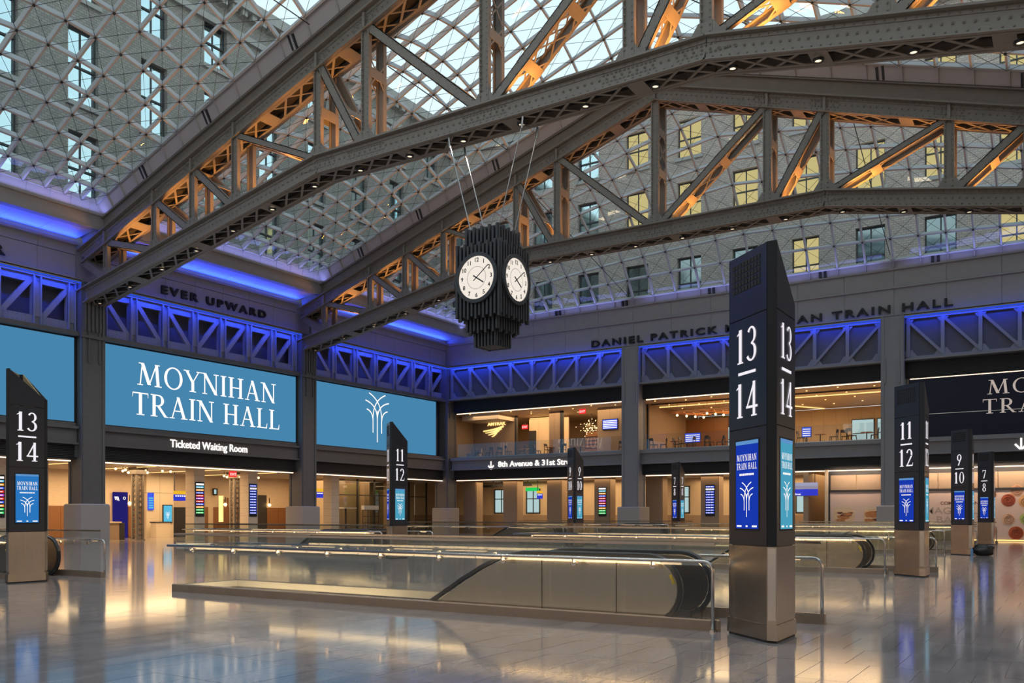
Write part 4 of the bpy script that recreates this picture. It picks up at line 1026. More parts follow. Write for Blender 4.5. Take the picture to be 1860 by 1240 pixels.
# ================================================================== OUTSIDE BUILDINGS
GLEFT = {'w': None}
def facade(name, origin, u, nrm, length, z0, z1, cols, rows, ww, m, label, glassm, lit=None, cornice=True):
    """a masonry front with recessed sash windows; u runs along the front, nrm looks towards the hall"""
    u = Vector(u); n = Vector(nrm); O = Vector(origin); v = Vector((0, 0, 1))
    root = empty(name, O, label=label, cat='building')
    W = lambda a, z, o=0: u * a + v * z + n * o
    mb = MB()
    xs_ = sorted(set([0, length] + [c - ww / 2 for c in cols] + [c + ww / 2 for c in cols]))
    zs_ = sorted(set([z0, z1] + [r for r, s in rows] + [s for r, s in rows]))
    holes = [(c - ww / 2, c + ww / 2, r, s) for c in cols for r, s in rows]
    def quad(a0, a1, b0, b1): mb.add([W(a0, b0), W(a1, b0), W(a1, b1), W(a0, b1)], [(0, 1, 2, 3)])
    # full-height strips between columns of windows, and spandrels within them
    edge = [0]
    for c in cols: edge += [c - ww / 2, c + ww / 2]
    edge.append(length)
    for i in range(0, len(edge), 2): quad(edge[i], edge[i + 1], z0, z1)
    for c in cols:
        z = z0
        for r, s in rows:
            quad(c - ww / 2, c + ww / 2, z, r); z = s
            a0, a1 = c - ww / 2, c + ww / 2
            for p in ([W(a0, r), W(a0, s), W(a0, s, -.4), W(a0, r, -.4)], [W(a1, r), W(a1, s), W(a1, s, -.4), W(a1, r, -.4)], [W(a0, s), W(a1, s), W(a1, s, -.4), W(a0, s, -.4)], [W(a0, r), W(a1, r), W(a1, r, -.4), W(a0, r, -.4)]): mb.add(p, [(0, 1, 2, 3)])
        quad(c - ww / 2, c + ww / 2, z, z1)
    build('wall', mb, m, root)
    def slab(a0, a1, b0, b1, o0, o1, M): return MB().hexa([W(a0, b0, o0), W(a1, b0, o0), W(a1, b0, o1), W(a0, b0, o1), W(a0, b1, o0), W(a1, b1, o0), W(a1, b1, o1), W(a0, b1, o1)]).mesh('part', M)
    if cornice:
        add('cornice', slab(0, length, z1 - .2, z1 + .5, -.6, .7, M_STONE2), root); add('string_course', slab(0, length, z1 - 2.0, z1 - 1.6, -.1, .25, M_STONE2), root)
        mb = MB()
        for k in range(int(length / .8)):
            q = slab(.8 * k, .8 * k + .4, z1 - .55, z1 - .2, 0, .5, M_STONE2)
            o = len(mb.v); mb.v += [tuple(x.co) for x in q.vertices]; mb.f += [tuple(i + o for i in p.vertices) for p in q.polygons]; bpy.data.meshes.remove(q)
        build('dentils', mb, M_STONE2, root, kind='stuff')
    else: add('coping', slab(0, length, z1 - .1, z1 + .35, -.4, .25, M_STONE2), root)
    meshes = {}
    for r, s in rows:
        h = s - r; key = round(h, 2)
        if key not in meshes:
            f = MB(); t = .09; Q = lambda a0, a1, b0, b1, o0=-.38, o1=-.28: f.hexa([W(a0, b0, o0), W(a1, b0, o0), W(a1, b0, o1), W(a0, b0, o1), W(a0, b1, o0), W(a1, b1, o0), W(a1, b1, o1), W(a0, b1, o1)])
            Q(-ww / 2, -ww / 2 + t, 0, h); Q(ww / 2 - t, ww / 2, 0, h); Q(-ww / 2, ww / 2, 0, t); Q(-ww / 2, ww / 2, h - t, h); Q(-.04, .04, 0, h, -.37, -.30); Q(-ww / 2, ww / 2, h * .5 - .05, h * .5 + .05, -.37, -.26)
            meshes[key] = (f.mesh('window', M_WFRAME), MB().add([W(-ww / 2 + t, t, -.35), W(-.04, t, -.35), W(-.04, h - t, -.35), W(-ww / 2 + t, h - t, -.35)], [(0, 1, 2, 3)]))
            sl = slab(-ww / 2 - .15, ww / 2 + .15, -.25, 0, -.2, .14, M_STONE2)
            meshes[key] += (sl, MB().add([W(.04, t, -.35), W(ww / 2 - t, t, -.35), W(ww / 2 - t, h - t, -.35), W(.04, h - t, -.35)], [(0, 1, 2, 3)]))
    cache_ = {}
    for c in cols:
        for r, s in rows:
            fm, pl, sl, pr = meshes[round(s - r, 2)]
            loc = u * c + v * r
            o = add('window', fm, root, loc); add('sill', sl, root, loc)
            gm = glassm(c, r) if callable(glassm) else glassm
            for tag_, q in (('a', pl), ('b', pr)):
                k = (tag_, round(s - r, 2), gm.name)
                if k not in cache_: cache_[k] = q.mesh('pane', gm)
                add('pane', cache_[k], o)
    return root
cols = [23.4 + 4.42 * k - 8 for k in range(-3, 12)]
facade('neighbour_building', (-46, 8, 0), (0, 1, 0), (1, 0, 0), 60, 15, 34.6, [c for c in cols if 1.5 < c < 58], [(18.6, 22.5), (24.1, 28.3), (29.9, 33.0)], 1.75, M_BRICK,
       'pale grey stone building with sky reflecting sash windows rising behind the glass roof', M_WINREF)
colb = [-24.0 - 4.2 * 5 + 4.2 * k + 62 for k in range(12)]
def litwin(c, r):
    i = int(round((c - 62 + 45) / 4.2)); random.seed(i * 31 + int(r))
    if r > 22: return E_YWIN if 4 <= i else M_WINREF
    return E_YWIN if i in (7, 10) else M_WINDIM
facade('neighbour_building', (-62, 61.5, 0), (1, 0, 0), (0, -1, 0), 80, 15, 34.6, colb, [(16.8, 20.6), (23.1, 26.2), (28.0, 30.8)], 1.85, M_BRICK2,
       'tan brick building with yellow lit sash windows rising beyond the rear wall', litwin)
ORD = ['first', 'second', 'third', 'fourth', 'fifth', 'sixth', 'seventh', 'eighth', 'ninth', 'tenth', 'eleventh', 'twelfth', 'thirteenth', 'fourteenth', 'fifteenth', 'sixteenth']
# ================================================================== ENCLOSURE (sides of the hall behind the camera)
build('side_mass', MB().box(-60, -43.5, -5, 14, 0, 4.4), M_DARK, WL)
WR = empty('wall_right', kind='structure'); build('wall_mass', MB().box(8.0, 8.4, -5, 66, 0, 17), M_BEAM, WR)
WF = empty('wall_front', kind='structure'); build('wall_mass', MB().box(-60, 8.4, -5.4, -5, 0, 15), M_BEAM, WF)
# ================================================================== WAITING ROOM BEHIND THE LEFT WALL
CE = empty('ceiling', kind='structure')
build('ceiling_panel', MB().box(-56, -43.2, 9, 57.5, 4.36, 4.5), M_CEIL, CE)
for k in range(5):
    y = 22.5 + k * 4.6
    build('light_slot', MB().box(-53, -45.2, y, y + .12, 4.33, 4.36), E_GOLD, CE)
build('ceiling_panel', MB().box(-60, 8, 57.4, 66, 4.36, 4.5), M_CEIL, CE)
for k in range(9): build('ceiling_slot', MB().box(-44 + k * 4.1, -43.9 + k * 4.1, 57.6, 64, 4.33, 4.36), M_DARK, CE)
build('lounge_ceiling', MB().box(-43.2, 8, 57.3, 70, 9.72, 9.85), M_CEIL, CE)
WW = empty('wall_waiting_room', kind='structure')
build('plaster_wall', MB().box(-53.4, -53.1, 14, 49.5, 0, 4.4), M_TRAV, WW)
for a, b in ((14, 33.9), (35.2, 36.2), (40.0, 41.6), (42.1, 46.1), (47.1, 49.4)):
    n = max(1, int((b - a) / 1.1)); w_ = (b - a) / n
    for k in range(n): build('wainscot_panel', MB().box(-53.1, -53.02, a + w_ * k + .01, a + w_ * (k + 1) - .01, .05, 2.08), M_WOOD, WW)
for k in range(8): build('wall_slat', MB().box(-53.1, -52.98, 42.6 + k * .36, 42.66 + k * .36, 2.08, 2.55 + .12 * (k % 3)), M_WOOD, WW)
build('dark_doorway', MB().box(-53.1, -53.04, 46.15, 47.08, 0, 3.05), M_DARK, WW)
for y0, y1, z0, z1 in ((36.2, 37.2, 0, 3.0), (37.22, 38.3, 0, 3.0), (36.2, 37.2, 3.02, 4.36), (37.22, 38.3, 3.02, 4.36)): build('cream_panel', MB().box(-53.0, -52.5, y0, y1, z0, z1), M_CREAM, WW)
build('dark_doorway', MB().box(-53.05, -52.9, 38.32, 39.9, 0, 2.05), M_DARK, WW)
build('end_wall', MB().box(-53.4, -48.2, 49.5, 49.7, 0, 4.4), M_PLASTER, WW)
build('rear_wall', MB().box(-53.4, -53.1, 49.5, 66, 0, 4.4), M_PLASTER, WW)
build('near_end_wall', MB().box(-53.4, -43.5, 13.7, 14, 0, 4.4), M_PLASTER, WW)
# travertine piers
def pier(name, x0, x1, y0, y1, m, label, grp, cap=4.36, rows=9):
    root = empty(name, ((x0 + x1) / 2, (y0 + y1) / 2, 0), label=label, cat='pier', group=grp); L = (-(x0 + x1) / 2, -(y0 + y1) / 2, 0)
    h = cap / rows
    for k in range(rows): build('stone_course', MB().box(x0, x1, y0, y1, k * h + .004, (k + 1) * h - .004), m, root, loc=L)
    build('pier_core', MB().box(x0 + .02, x1 - .02, y0 + .02, y1 - .02, 0, cap), M_JOINT, root, loc=L)
    return root
pier('stone_pier', -45.0, -44.2, 33.66, 34.42, M_TRAV, 'travertine pier carrying the many coloured train board under the waiting room sign', 'travertine piers')
pier('stone_pier', -45.0, -44.2, 37.73, 38.49, M_TRAV, 'travertine pier carrying the blue train board, right of the waiting room sign', 'travertine piers')
pier('stone_pier', -45.0, -44.2, 45.13, 45.9, M_TRAV, 'travertine pier below the emblem screen, beside a yellow and blue hanging sign', 'travertine piers')
pier('stone_pier', -45.0, -44.2, 24.1, 24.85, M_TRAV, 'travertine pier seen between the 13 and 14 kiosk and the first pedestal', 'travertine piers')
pier('stone_pier', -45.0, -44.2, 21.7, 22.75, M_TRAV, 'travertine pier with a coloured board at the picture edge', 'travertine piers')
def board(origin, u, nrm, w_, h, label, colored):
    u = Vector(u); n = Vector(nrm); O = Vector(origin); v = Vector((0, 0, 1))
    root = empty('departure_board', O, label=label, cat='screen')
    def rect(a0, a1, b0, b1, o): return MB().hexa([u * a0 + v * b0 + n * o, u * a1 + v * b0 + n * o, u * a1 + v * b0 - n * .01, u * a0 + v * b0 - n * .01, u * a0 + v * b1 + n * o, u * a1 + v * b1 + n * o, u * a1 + v * b1 - n * .01, u * a0 + v * b1 - n * .01])
    build('case', rect(0, w_, 0, h, .03), M_GRILL, root)
    cl = [E_WHITE, E_CYAN, E_ORG, E_BLU2, E_RED, E_PURP, E_RED, E_BLU2, E_ORG, E_GREEN, E_GREEN] if colored else [E_BLU2, E_WHITE] + [E_BLU2] * 9
    n_ = len(cl); st_ = (h - .2) / n_
    for i, m in enumerate(cl):
        z1 = h - .08 - i * st_
        build('row', rect(.04, w_ - .04, z1 - st_ * .62, z1, .034), m, root)
        t = MB()
        for k in range(5):
            a = .06 + k * (w_ - .12) / 5; q = rect(a, a + w_ * (.13 if k % 2 else .09), z1 - st_ * .45, z1 - st_ * .22, .037); o = len(t.v); t.v += q.v; t.f += [tuple(x + o for x in f) for f in q.f]
        build('row_text', t, E_WHITE if i != 1 or colored else E_BLU2, root, kind='stuff')
        if not colored and i > 1: build('row_gap', rect(.10 + .3 * w_, w_ - .05, z1 - st_ * .95, z1 - st_ * .66, .036), M_GRILL, root)
board((-44.2, 33.74, 1.41), (0, 1, 0), (1, 0, 0), .62, 2.07, 'tall many coloured train board on a travertine pier left of the name sign', True)
board((-44.2, 37.8, 1.40), (0, 1, 0), (1, 0, 0), .60, 2.10, 'tall blue train board on a travertine pier below the waiting room sign', False)
board((-44.2, 22.0, 1.38), (0, 1, 0), (1, 0, 0), .66, 2.09, 'many coloured train board cut by the picture edge', True)
board((-30.2, 59.0, 1.40), (1, 0, 0), (0, -1, 0), .66, 2.22, 'many coloured train board on a brown pier under the street sign beam', True)
board((-21.82, 59.0, 1.42), (1, 0, 0), (0, -1, 0), .70, 2.2, 'blue train board on a brown pier right of the small 7 and 8 kiosk', False)
def lattice_post(x, y, label):
    root = empty('lattice_post', (x, y, 0), label=label, cat='post', group='lattice steel posts in the waiting room')
    s = .2
    for a in (-s, s):
        for b in (-s, s): build('corner_angle', MB().box(a - .06, a + .06, b - .06, b + .06, 0, 3.95), M_STEEL, root)
    mb = MB(); n = 11
    for i in range(n):
        z0, z1 = .12 + i * 3.7 / n, .12 + (i + 1) * 3.7 / n
        for o in (-s, s):
            mb.bar((o, -s, z0), (o, s, z1), .05, .02, (1, 0, 0)).bar((o, s, z0), (o, -s, z1), .05, .02, (1, 0, 0)).bar((-s, o, z0), (s, o, z1), .05, .02, (0, 1, 0)).bar((s, o, z0), (-s, o, z1), .05, .02, (0, 1, 0))
    build('lacing', mb, M_STEEL, root, kind='stuff')
    build('inner_light_panel', MB().box(-.1, .1, -.1, .1, .1, 3.9), M_TRAV, root)
    build('capital', MB().box(-.36, .36, -.36, .36, 3.95, 4.36), M_STEEL, root)
    build('foot', MB().box(-.3, .3, -.3, .3, 0, .06), M_STEEL, root)
lattice_post(-47.31, 32.03, 'riveted lattice post standing left of the many coloured board')
lattice_post(-47.31, 39.26, 'riveted lattice post standing under a red exit sign')
for y, lab in ((35.19, 'glowing globe lamp beside the tall dark blue panel'), (42.98, 'glowing globe lamp right of the upright glowing panel'), (47.19, 'glowing globe lamp just left of the second pedestal')):
    o = build('wall_sconce', MB().sphere((0, 0, 0), .12, 10, 8), E_BULB, loc=(-52.85, y, 2.28), label=lab, cat='lamp', group='globe wall lamps')
    build('bracket', MB().bar((-.2, 0, -.05), (0, 0, -.1), .03, .03).box(-.03, .03, -.015, .015, .1, .55), M_DARK, o)
for i, (y, z) in enumerate(sorted(((30.39, 4.2), (30.85, 4.09), (31.02, 4.16), (31.2, 4.01), (32.33, 4.19), (32.48, 4.06), (33.5, 4.2), (34.08, 4.19), (38.12, 4.07), (38.34, 4.01), (39.33, 4.05), (40.6, 4.1), (41.0, 4.05), (22.6, 4.1), (23.7, 4.15)))):
    o = build('spot_lamp', MB().sphere((0, 0, 0), .07, 8, 6), E_BULB, loc=(-47, y, z), label=ORD[i] + ' small round ceiling spot lamp from the left in the waiting room', cat='lamp', group='waiting room ceiling spots')
    build('stem', MB().box(-.012, .012, -.012, .012, .05, 4.36 - z), M_DARK, o)
def exit_sign(x, y, z, u, label):
    root = empty('exit_sign', (x, y, z), label=label, cat='sign', group='red exit signs')
    mb = MB().box(-.28, .28, -.04, .04, 0, .36) if u == 'x' else MB().box(-.04, .04, -.28, .28, 0, .36)
    build('case', mb, E_RED, root); build('hanger', MB().box(-.02, .02, -.02, .02, .36, .5), M_DARK, root)
    if u == 'x': put_text('lettering', 'EXIT', .24, (-.24, -.042, .09), (1, 0, 0), (0, -1, 0), E_WHITE, root, .002, 0, width=.48)
    else: put_text('lettering', 'EXIT', .24, (.042, -.24, .09), (0, 1, 0), (1, 0, 0), E_WHITE, root, .002, 0, width=.48)
exit_sign(-46, 38.0, 3.98, 'y', 'red exit sign above the lattice post in the waiting room')
exit_sign(-45, 54.0, 4.02, 'y', 'red exit sign beside the 11 and 12 kiosk below the emblem screen')
exit_sign(-38.85, 62.4, 8.72, 'x', 'red exit sign over the dark lounge door')
exit_sign(-32.1, 60, 9.35, 'x', 'red exit sign hung from the lounge ceiling before the chandelier')
def hang_sign(x, y0, y1, z0, label, axis='y', top=True):
    root = empty('hanging_sign', (x, y0, z0) if axis == 'y' else (y0, x, z0), label=label, cat='sign', group='hanging direction signs')
    w_ = y1 - y0
    B = (lambda a, b, z0_, z1_, t=.05: MB().box(-t, t, a, b, z0_, z1_)) if axis == 'y' else (lambda a, b, z0_, z1_, t=.05: MB().box(a, b, -t, t, z0_, z1_))
    build('blue_panel', B(0, w_, 0, .42), E_SBLUE, root, label='blue band'); build('yellow_panel', B(0, w_, .43, .66), E_SYEL, root, label='yellow band')
    t = MB()
    for k in range(5):
        q = B(.08 + k * w_ / 6, .08 + k * w_ / 6 + w_ / 9, .28, .36, .055); o = len(t.v); t.v += q.v; t.f += [tuple(i + o for i in f) for f in q.f]
    build('sign_text', t, E_WHITE, root, kind='stuff')
    build('hanger', B(.02, .07, .66, 4.36 - z0, .02), M_DARK, root)
hang_sign(-46, 45.0, 46.2, 2.75, 'yellow and blue sign hanging between the second pedestal and a travertine pier')
hang_sign(-50, 36.5, 37.5, 2.45, 'yellow and blue sign hanging left of the many coloured board pier')
hang_sign(62, -37.4, -36.9, 2.85, 'yellow and blue sign hanging between two windows and brown piers', 'x')
hang_sign(62.5, -35.3, -34.7, 2.75, 'yellow and blue sign hanging just left of a brown pier behind kiosk 9 and 10', 'x')
# blue information panel and ticket furniture
ip = empty('information_panel', (-53, 34.05, 0), label='tall dark blue panel with white emblem on the waiting room wall', cat='panel')
build('panel', MB().box(0, .08, 0, 1.05, .0, 3.02), emit('panel_blue', (.02, .015, .16), .8), ip)
mb = MB()
for k in range(3): mb.prism([(.08 + k * .1, 2.72), (.14 + k * .12, 2.5 - k * .03), (.2 + k * .12, 2.5 - k * .03), (.16 + k * .1, 2.72)], lambda a, b, t: (t, a, b), .081, .085)
mb.ring((.081, .80, 2.62), (0, 1, 0), (0, 0, 1), (1, 0, 0), .06, .10, .004, 14)
build('emblem', mb, E_WHITE, ip)
wk = empty('wall_screen', (-52.5, 37.46, 1.01), label='upright blue information screen on the cream wall', cat='screen')
build('case', MB().box(0, .08, -.05, .70, -.06, 1.2), M_GRILL, wk); build('panel', MB().box(.08, .085, 0, .65, 0, 1.14), E_CYAN, wk)
build('emblem', tree_logo(MB(), (.085, .325, .45), .25, (0, 1, 0), (1, 0, 0), .07, .004), E_WHITE, wk)
ts = empty('wall_screen', (-52.45, 36.25, 1.85), label='narrow blue train list left of the upright information screen', cat='screen')
build('panel', MB().box(0, .05, 0, .45, 0, 1.15), E_BLU2, ts)
for k in range(5): build('row', MB().box(.05, .055, .05, .40, .1 + k * .16, .2 + k * .16), E_CYAN, ts)
dk = empty('service_desk', (-49.5, 31.0, 0), label='low dark service desk with pale top behind the first pedestal', cat='desk')
build('counter_top', MB().box(-.5, .5, -1.6, 1.1, 1.02, 1.10), M_CREAM, dk); build('desk_front', MB().box(-.4, .4, -1.5, 1.0, 0, 1.02), M_WOODP, dk); build('side_panel', MB().box(-.4, .42, 1.0, 1.35, 0, 1.02), M_DARK, dk)
cn = empty('service_desk', (-51.6, 37.0, 0), label='cream ticket counter with dark top under the upright screen', cat='desk')
build('desk_front', MB().box(-.3, .3, -.9, .2, 0, 1.0), M_CREAM, cn); build('counter_top', MB().box(-.35, .35, -.95, .25, 1.0, 1.06), M_DARK, cn)
pn = build('framed_picture', MB().box(0, .05, 0, .42, 0, .5), M_GRILL, loc=(-53.0, 41.95, 2.95), label='small dark framed screen high on the warm stone wall', cat='picture')
build('screen', MB().box(.05, .055, .1, .30, .1, .42), E_PALE, pn)
lp = build('glowing_upright', MB().box(0, .1, 0, .34, 0, 1.9), E_GOLD, loc=(-52.0, 41.69, 1.0), label='upright glowing panel left of a globe lamp', cat='lamp')
build('foot', MB().box(-.05, .15, -.03, .37, -1.0, 0), M_WOOD, lp)
# glazed shop front of the third bay
sh = empty('glazed_partition', (-48, 49.7, 0), label='glazed shop front with dark bars below the emblem screen', cat='partition')
for y in (0, 2.2, 4.2, 6.4, 8.6, 11.0): build('mullion', MB().box(-.06, .06, y - .06, y + .06, 0, 4.36), M_DARK, sh)
for a, b in ((0, 2.2), (2.2, 4.2), (4.2, 6.4), (6.4, 8.6), (8.6, 11.0)):
    build('pane', MB().box(-.01, .01, a + .06, b - .06, .1, 4.3), M_BGLASS, sh); build('transom', MB().box(-.05, .05, a, b, 3.05, 3.12), M_DARK, sh)
build('door_leaf', MB().box(.05, .1, 7.4, 8.5, 0, 3.0), M_DARK, sh)
build('curtain', MB().box(-2.5, -2.4, .2, 11, 0, 4.3), mat('olive_wall', (.25, .20, .11), .7), sh)
for k in range(4): build('wood_pillar', MB().box(-1.2, -.7, .9 + k * 2.9, 1.5 + k * 2.9, 0, 4.36), M_WOODP, sh)
rk = empty('display_stand', (-46.6, 51.0, 0), label='black wire stand with a white box on top in the shop front', cat='stand')
for y in (0, .6, 1.2, 1.8): build('upright', MB().box(-.02, .02, y - .02, y + .02, 0, 1.9), M_DARK, rk)
for z in (.9, 1.4, 1.9): build('crossbar', MB().box(-.02, .02, 0, 1.8, z - .02, z + .02), M_DARK, rk)
build('white_box', MB().box(-.25, .05, .1, 1.8, 1.92, 2.25), M_SOFFIT, rk)
tb = empty('cafe_table', (-46.8, 49.3, 0), label='pale high table left of the black wire stand', cat='table')
build('table_top', MB().box(-.4, .4, -.6, .8, 2.0, 2.08), M_SOFFIT, tb); build('table_leg', MB().box(-.05, .05, -.05, .05, 0, 2.0), M_DARK, tb)
# ================================================================== GROUND FLOOR CONCOURSE BEHIND THE REAR WALL
CW = empty('wall_concourse', kind='structure')
wins = [(-43.0, -41.5), (-39.7, -38.3), (-36.3, -34.9), (-26.3, -24.9), (-20.5, -19.1), (-16.9, -15.3)]
x = -52.
for a, b in wins + [(8, 8)]:
    if a > x: build('plaster_wall', MB().box(x, a, 64, 64.3, 0, 4.4), M_PLASTER, CW)
    if b > a:
        build('plaster_wall', MB().box(a, b, 64, 64.3, 0, 1.65), M_PLASTER, CW); build('plaster_wall', MB().box(a, b, 64, 64.3, 3.75, 4.4), M_PLASTER, CW)
    x = b
build('dado', MB().box(-52, 8, 63.93, 64, 0, 1.5), M_WOODP, CW)
for i, (a, b) in enumerate(wins):
    f = MB().box(a, a + .08, 63.92, 64.1, 1.65, 3.75).box(b - .08, b, 63.92, 64.1, 1.65, 3.75).box(a, b, 63.92, 64.1, 1.65, 1.73).box(a, b, 63.92, 64.1, 3.67, 3.75).box((a + b) / 2 - .03, (a + b) / 2 + .03, 63.95, 64.08, 1.7, 3.7).box(a, b, 63.94, 64.08, 2.86, 2.94)
    o = build('window_%d' % (i + 1), f, M_WFRAME, kind='structure')
    for q0, q1 in ((a + .08, (a + b) / 2 - .03), ((a + b) / 2 + .03, b - .08)):
        for z0, z1 in ((1.73, 2.86), (2.94, 3.67)): build('pane', MB().box(q0, q1, 64.02, 64.04, z0, z1), E_PALE, o)
PB = ['first brown panelled pier from the corner under the street sign', 'second brown panelled pier from the corner, between two windows', 'brown panelled pier just left of kiosk 9 and 10', 'brown panelled pier carrying the many coloured train board', 'brown panelled pier just behind the pedestal of the middle column', 'brown panelled pier carrying the blue train board']
for k, x in enumerate((-42.1, -38.15, -34.05, -29.9, -25.7, -21.5)):
    root = empty('panelled_pier', (x, 59.5, 0), label=PB[k], cat='pier', group='brown piers of the concourse')
    build('front_panel', MB().box(-.65, .60, -.5, -.44, 0, 4.36), M_WOODP, root); build('side_panel', MB().box(.59, .65, -.44, .45, 0, 4.36), M_WOODP, root); build('side_panel', MB().box(-.65, -.59, -.44, .45, 0, 4.36), M_WOODP, root)
    build('pier_core', MB().box(-.59, .59, -.44, .4, 0, 4.36), M_DARK, root)
    for a, b, c_ in (((.05, 1.0), (.3, .5), (.55, 2.5)),) if k in (0, 1) else (): pass
# hanging black track and green lit sign
for (a, b, z) in ((-44, -41, 3.85), (-41, -37.6, 3.9)):
    o = build('light_track', MB().box(a, b, 61.4, 61.5, z, z + .2), M_DARK, label='black ceiling track right of the %s brown pier' % ('first' if a < -42 else 'second'), cat='track', group='black ceiling tracks')
    for q in (a + .4, b - .4): build('hanger', MB().box(q, q + .04, 61.43, 61.47, z + .2, 4.36), M_DARK, o)
for (a, b) in ((-39.6, -38.3), (-36.2, -35.0)):
    build('lit_sign', MB().box(a, b, 63.7, 63.78, 3.55, 3.85), E_GREEN, label='green lit sign over the %s concourse window from the corner' % ('second' if a < -37 else 'third'), cat='sign', group='green lit signs')
bs = empty('hanging_sign', (-15.3, 57.5, 2.75), label='blue and grey direction sign hanging beside the pastry mural', cat='sign')
for k, m in enumerate((E_SBLUE, E_SBLUE, emit('sign_grey', (.25, .23, .30), 1), emit('sign_grey2', (.30, .30, .42), 1))):
    build('sign_band', MB().box(-1.2, 1.5, -.04, .04, .21 * k, .21 * k + .205), m, bs)
for k, tx in enumerate(('8th Avenue & 31st Street', '31st Street', 'Baggage Claim', 'Transportation')): put_text('lettering', tx, .15, (-.95 if k else -1.1, -.045, .21 * k + .05), (1, 0, 0), (0, -1, 0), E_WHITE, bs, .002, .002)
build('hanger', MB().box(1.3, 1.34, -.02, .02, .84, 1.6), M_DARK, bs)
# ================================================================== PASTRY MURAL AND HOARDINGS
def hoarding(a, b, label, name='mural'):
    root = empty(name, (a, YB + .3, 0), label=label, cat='mural')
    build('mural_panel', MB().box(0, b - a, .05, .12, .12, 2.95), M_MURAL, root)
    build('black_rail', MB().box(-.1, b - a, -.02, .1, 2.95, 3.07), M_DARK, root); n = max(1, int((b - a) / 1.5)); w_ = (b - a) / n
    for k in range(n): build('brown_panel', MB().box(w_ * k + .015, w_ * (k + 1) - .015, .1, .16, 3.07, 4.0), M_WOODP, root)
    build('dark_header', MB().box(-.1, b - a, .1, .3, 4.0, 4.3), M_DARK, root)
    build('black_post', MB().box(-.1, .0, -.02, .15, 0, 4.2), M_DARK, root)
    build('kick_light', MB().box(0, b - a, .0, .05, .02, .10), E_GOLD, root)
    return root
m1 = hoarding(-13.0, -9.9, 'pale pink mural printed with two jars of layered pudding, left of the column')
CAKE = [mat('print_cream', (.66, .46, .27), .6, 0, .3, 6), mat('print_caramel', (.45, .17, .05), .6, 0, .5, 5), mat('print_dark', (.13, .035, .02), .6, 0, .4, 7), mat('print_lid', (.60, .48, .33), .6, 0, .2, 5)]
for x0, s in ((.2, 1.25), (2.0, 1.05)):
    jar = MB().prism([(x0 + .05, .85), (x0 + s - .05, .85), (x0 + s, 1.1), (x0 + s, 1.75), (x0 + s - .12, 1.85), (x0 + .12, 1.85), (x0, 1.75), (x0, 1.1)], lambda a, b, t: (a, t, b), .044, .05)
    build('printed_jar', jar, CAKE[0], m1)
    for k in range(9):
        random.seed(k + int(x0 * 10)); cx, cz, r = x0 + .2 + random.random() * (s - .4), 1.1 + random.random() * .55, .10 + random.random() * .14
        build('printed_layer', MB().prism([(cx + r * 1.5 * math.cos(t) * (1 + .3 * math.sin(3 * t + k)), cz + r * .6 * math.sin(t)) for t in (2 * math.pi * i / 12 for i in range(12))], lambda a, b, t: (a, t, b), .040 - k * .0003, .0435 - k * .0003), CAKE[1 if k % 3 else 2], m1)
    build('printed_lid', MB().prism([(x0 - .05, 1.88), (x0 + s * .9, 1.84), (x0 + s * .85, 2.0), (x0 + .1, 2.02)], lambda a, b, t: (a, t, b), .044, .05), CAKE[3], m1)
m2 = hoarding(-8.4, 7.2, 'pale pink mural printed with pastries and brown lettering beside the kiosk 7 and 8')
L2 = (8.4, -YB, 0)
for tx, sz, x, z, mm, wd in (('COMING SOON', .26, -6.72, 2.12, M_TEXTD, 2.0), ('MAGNOLIA', .55, -7.55, 1.58, M_TEXTG, 3.4), ('BAKERY', .55, -6.95, 1.05, M_TEXTG, 2.5)):
    put_text('lettering', tx, sz, (x + 8.4, .05, z), (1, 0, 0), (0, -1, 0), mm, m2, .003, .004, width=wd)
ROLL = [(-3.2, 2.35, .36, (.42, .09, .035)), (-3.2, 1.26, .33, (.68, .40, .24)), (-2.82, .48, .38, (.45, .085, .02)), (-2.35, 2.28, .36, (.62, .33, .14)), (-2.3, 1.29, .34, (.42, .48, .13)), (-2.79, 2.9, .33, (.55, .30, .18)), (-4.1, 2.7, .3, (.25, .12, .08)), (-4.3, 1.9, .34, (.22, .09, .05)), (-4.1, .55, .34, (.6, .3, .15)), (-1.4, 1.8, .36, (.45, .12, .05)), (-1.4, .7, .36, (.62, .36, .2))]
for i, (x, z, r, c_) in enumerate(ROLL):
    mm = mat('pastry_%d' % i, c_, .5, 0, .35, 5); md = mat('pastry_dark_%d' % i, [q * .5 for q in c_], .5, 0, .2, 5)
    o = build('printed_pastry', MB().disc((x + 8.4, .05, z), (1, 0, 0), (0, 0, 1), (0, -1, 0), r, .012, 20), mm, m2)
    mb = MB(); pts = [(x + 8.4 + r * (.15 + .7 * t / 26) * math.cos(t * .55), .036, z + r * (.15 + .7 * t / 26) * math.sin(t * .55)) for t in range(27)]
    build('swirl', mb.tube(pts, r * .07, 5), md, o)
# wood clad wall between concourse and mural
build('plaster_wall', MB().box(-14.7, -14.4, 57.5, 64, 0, 4.4), M_WOODP, CW); build('plaster_wall', MB().box(-13.3, -13.1, 57.2, 64, 0, 4.4), M_PLASTER, CW)
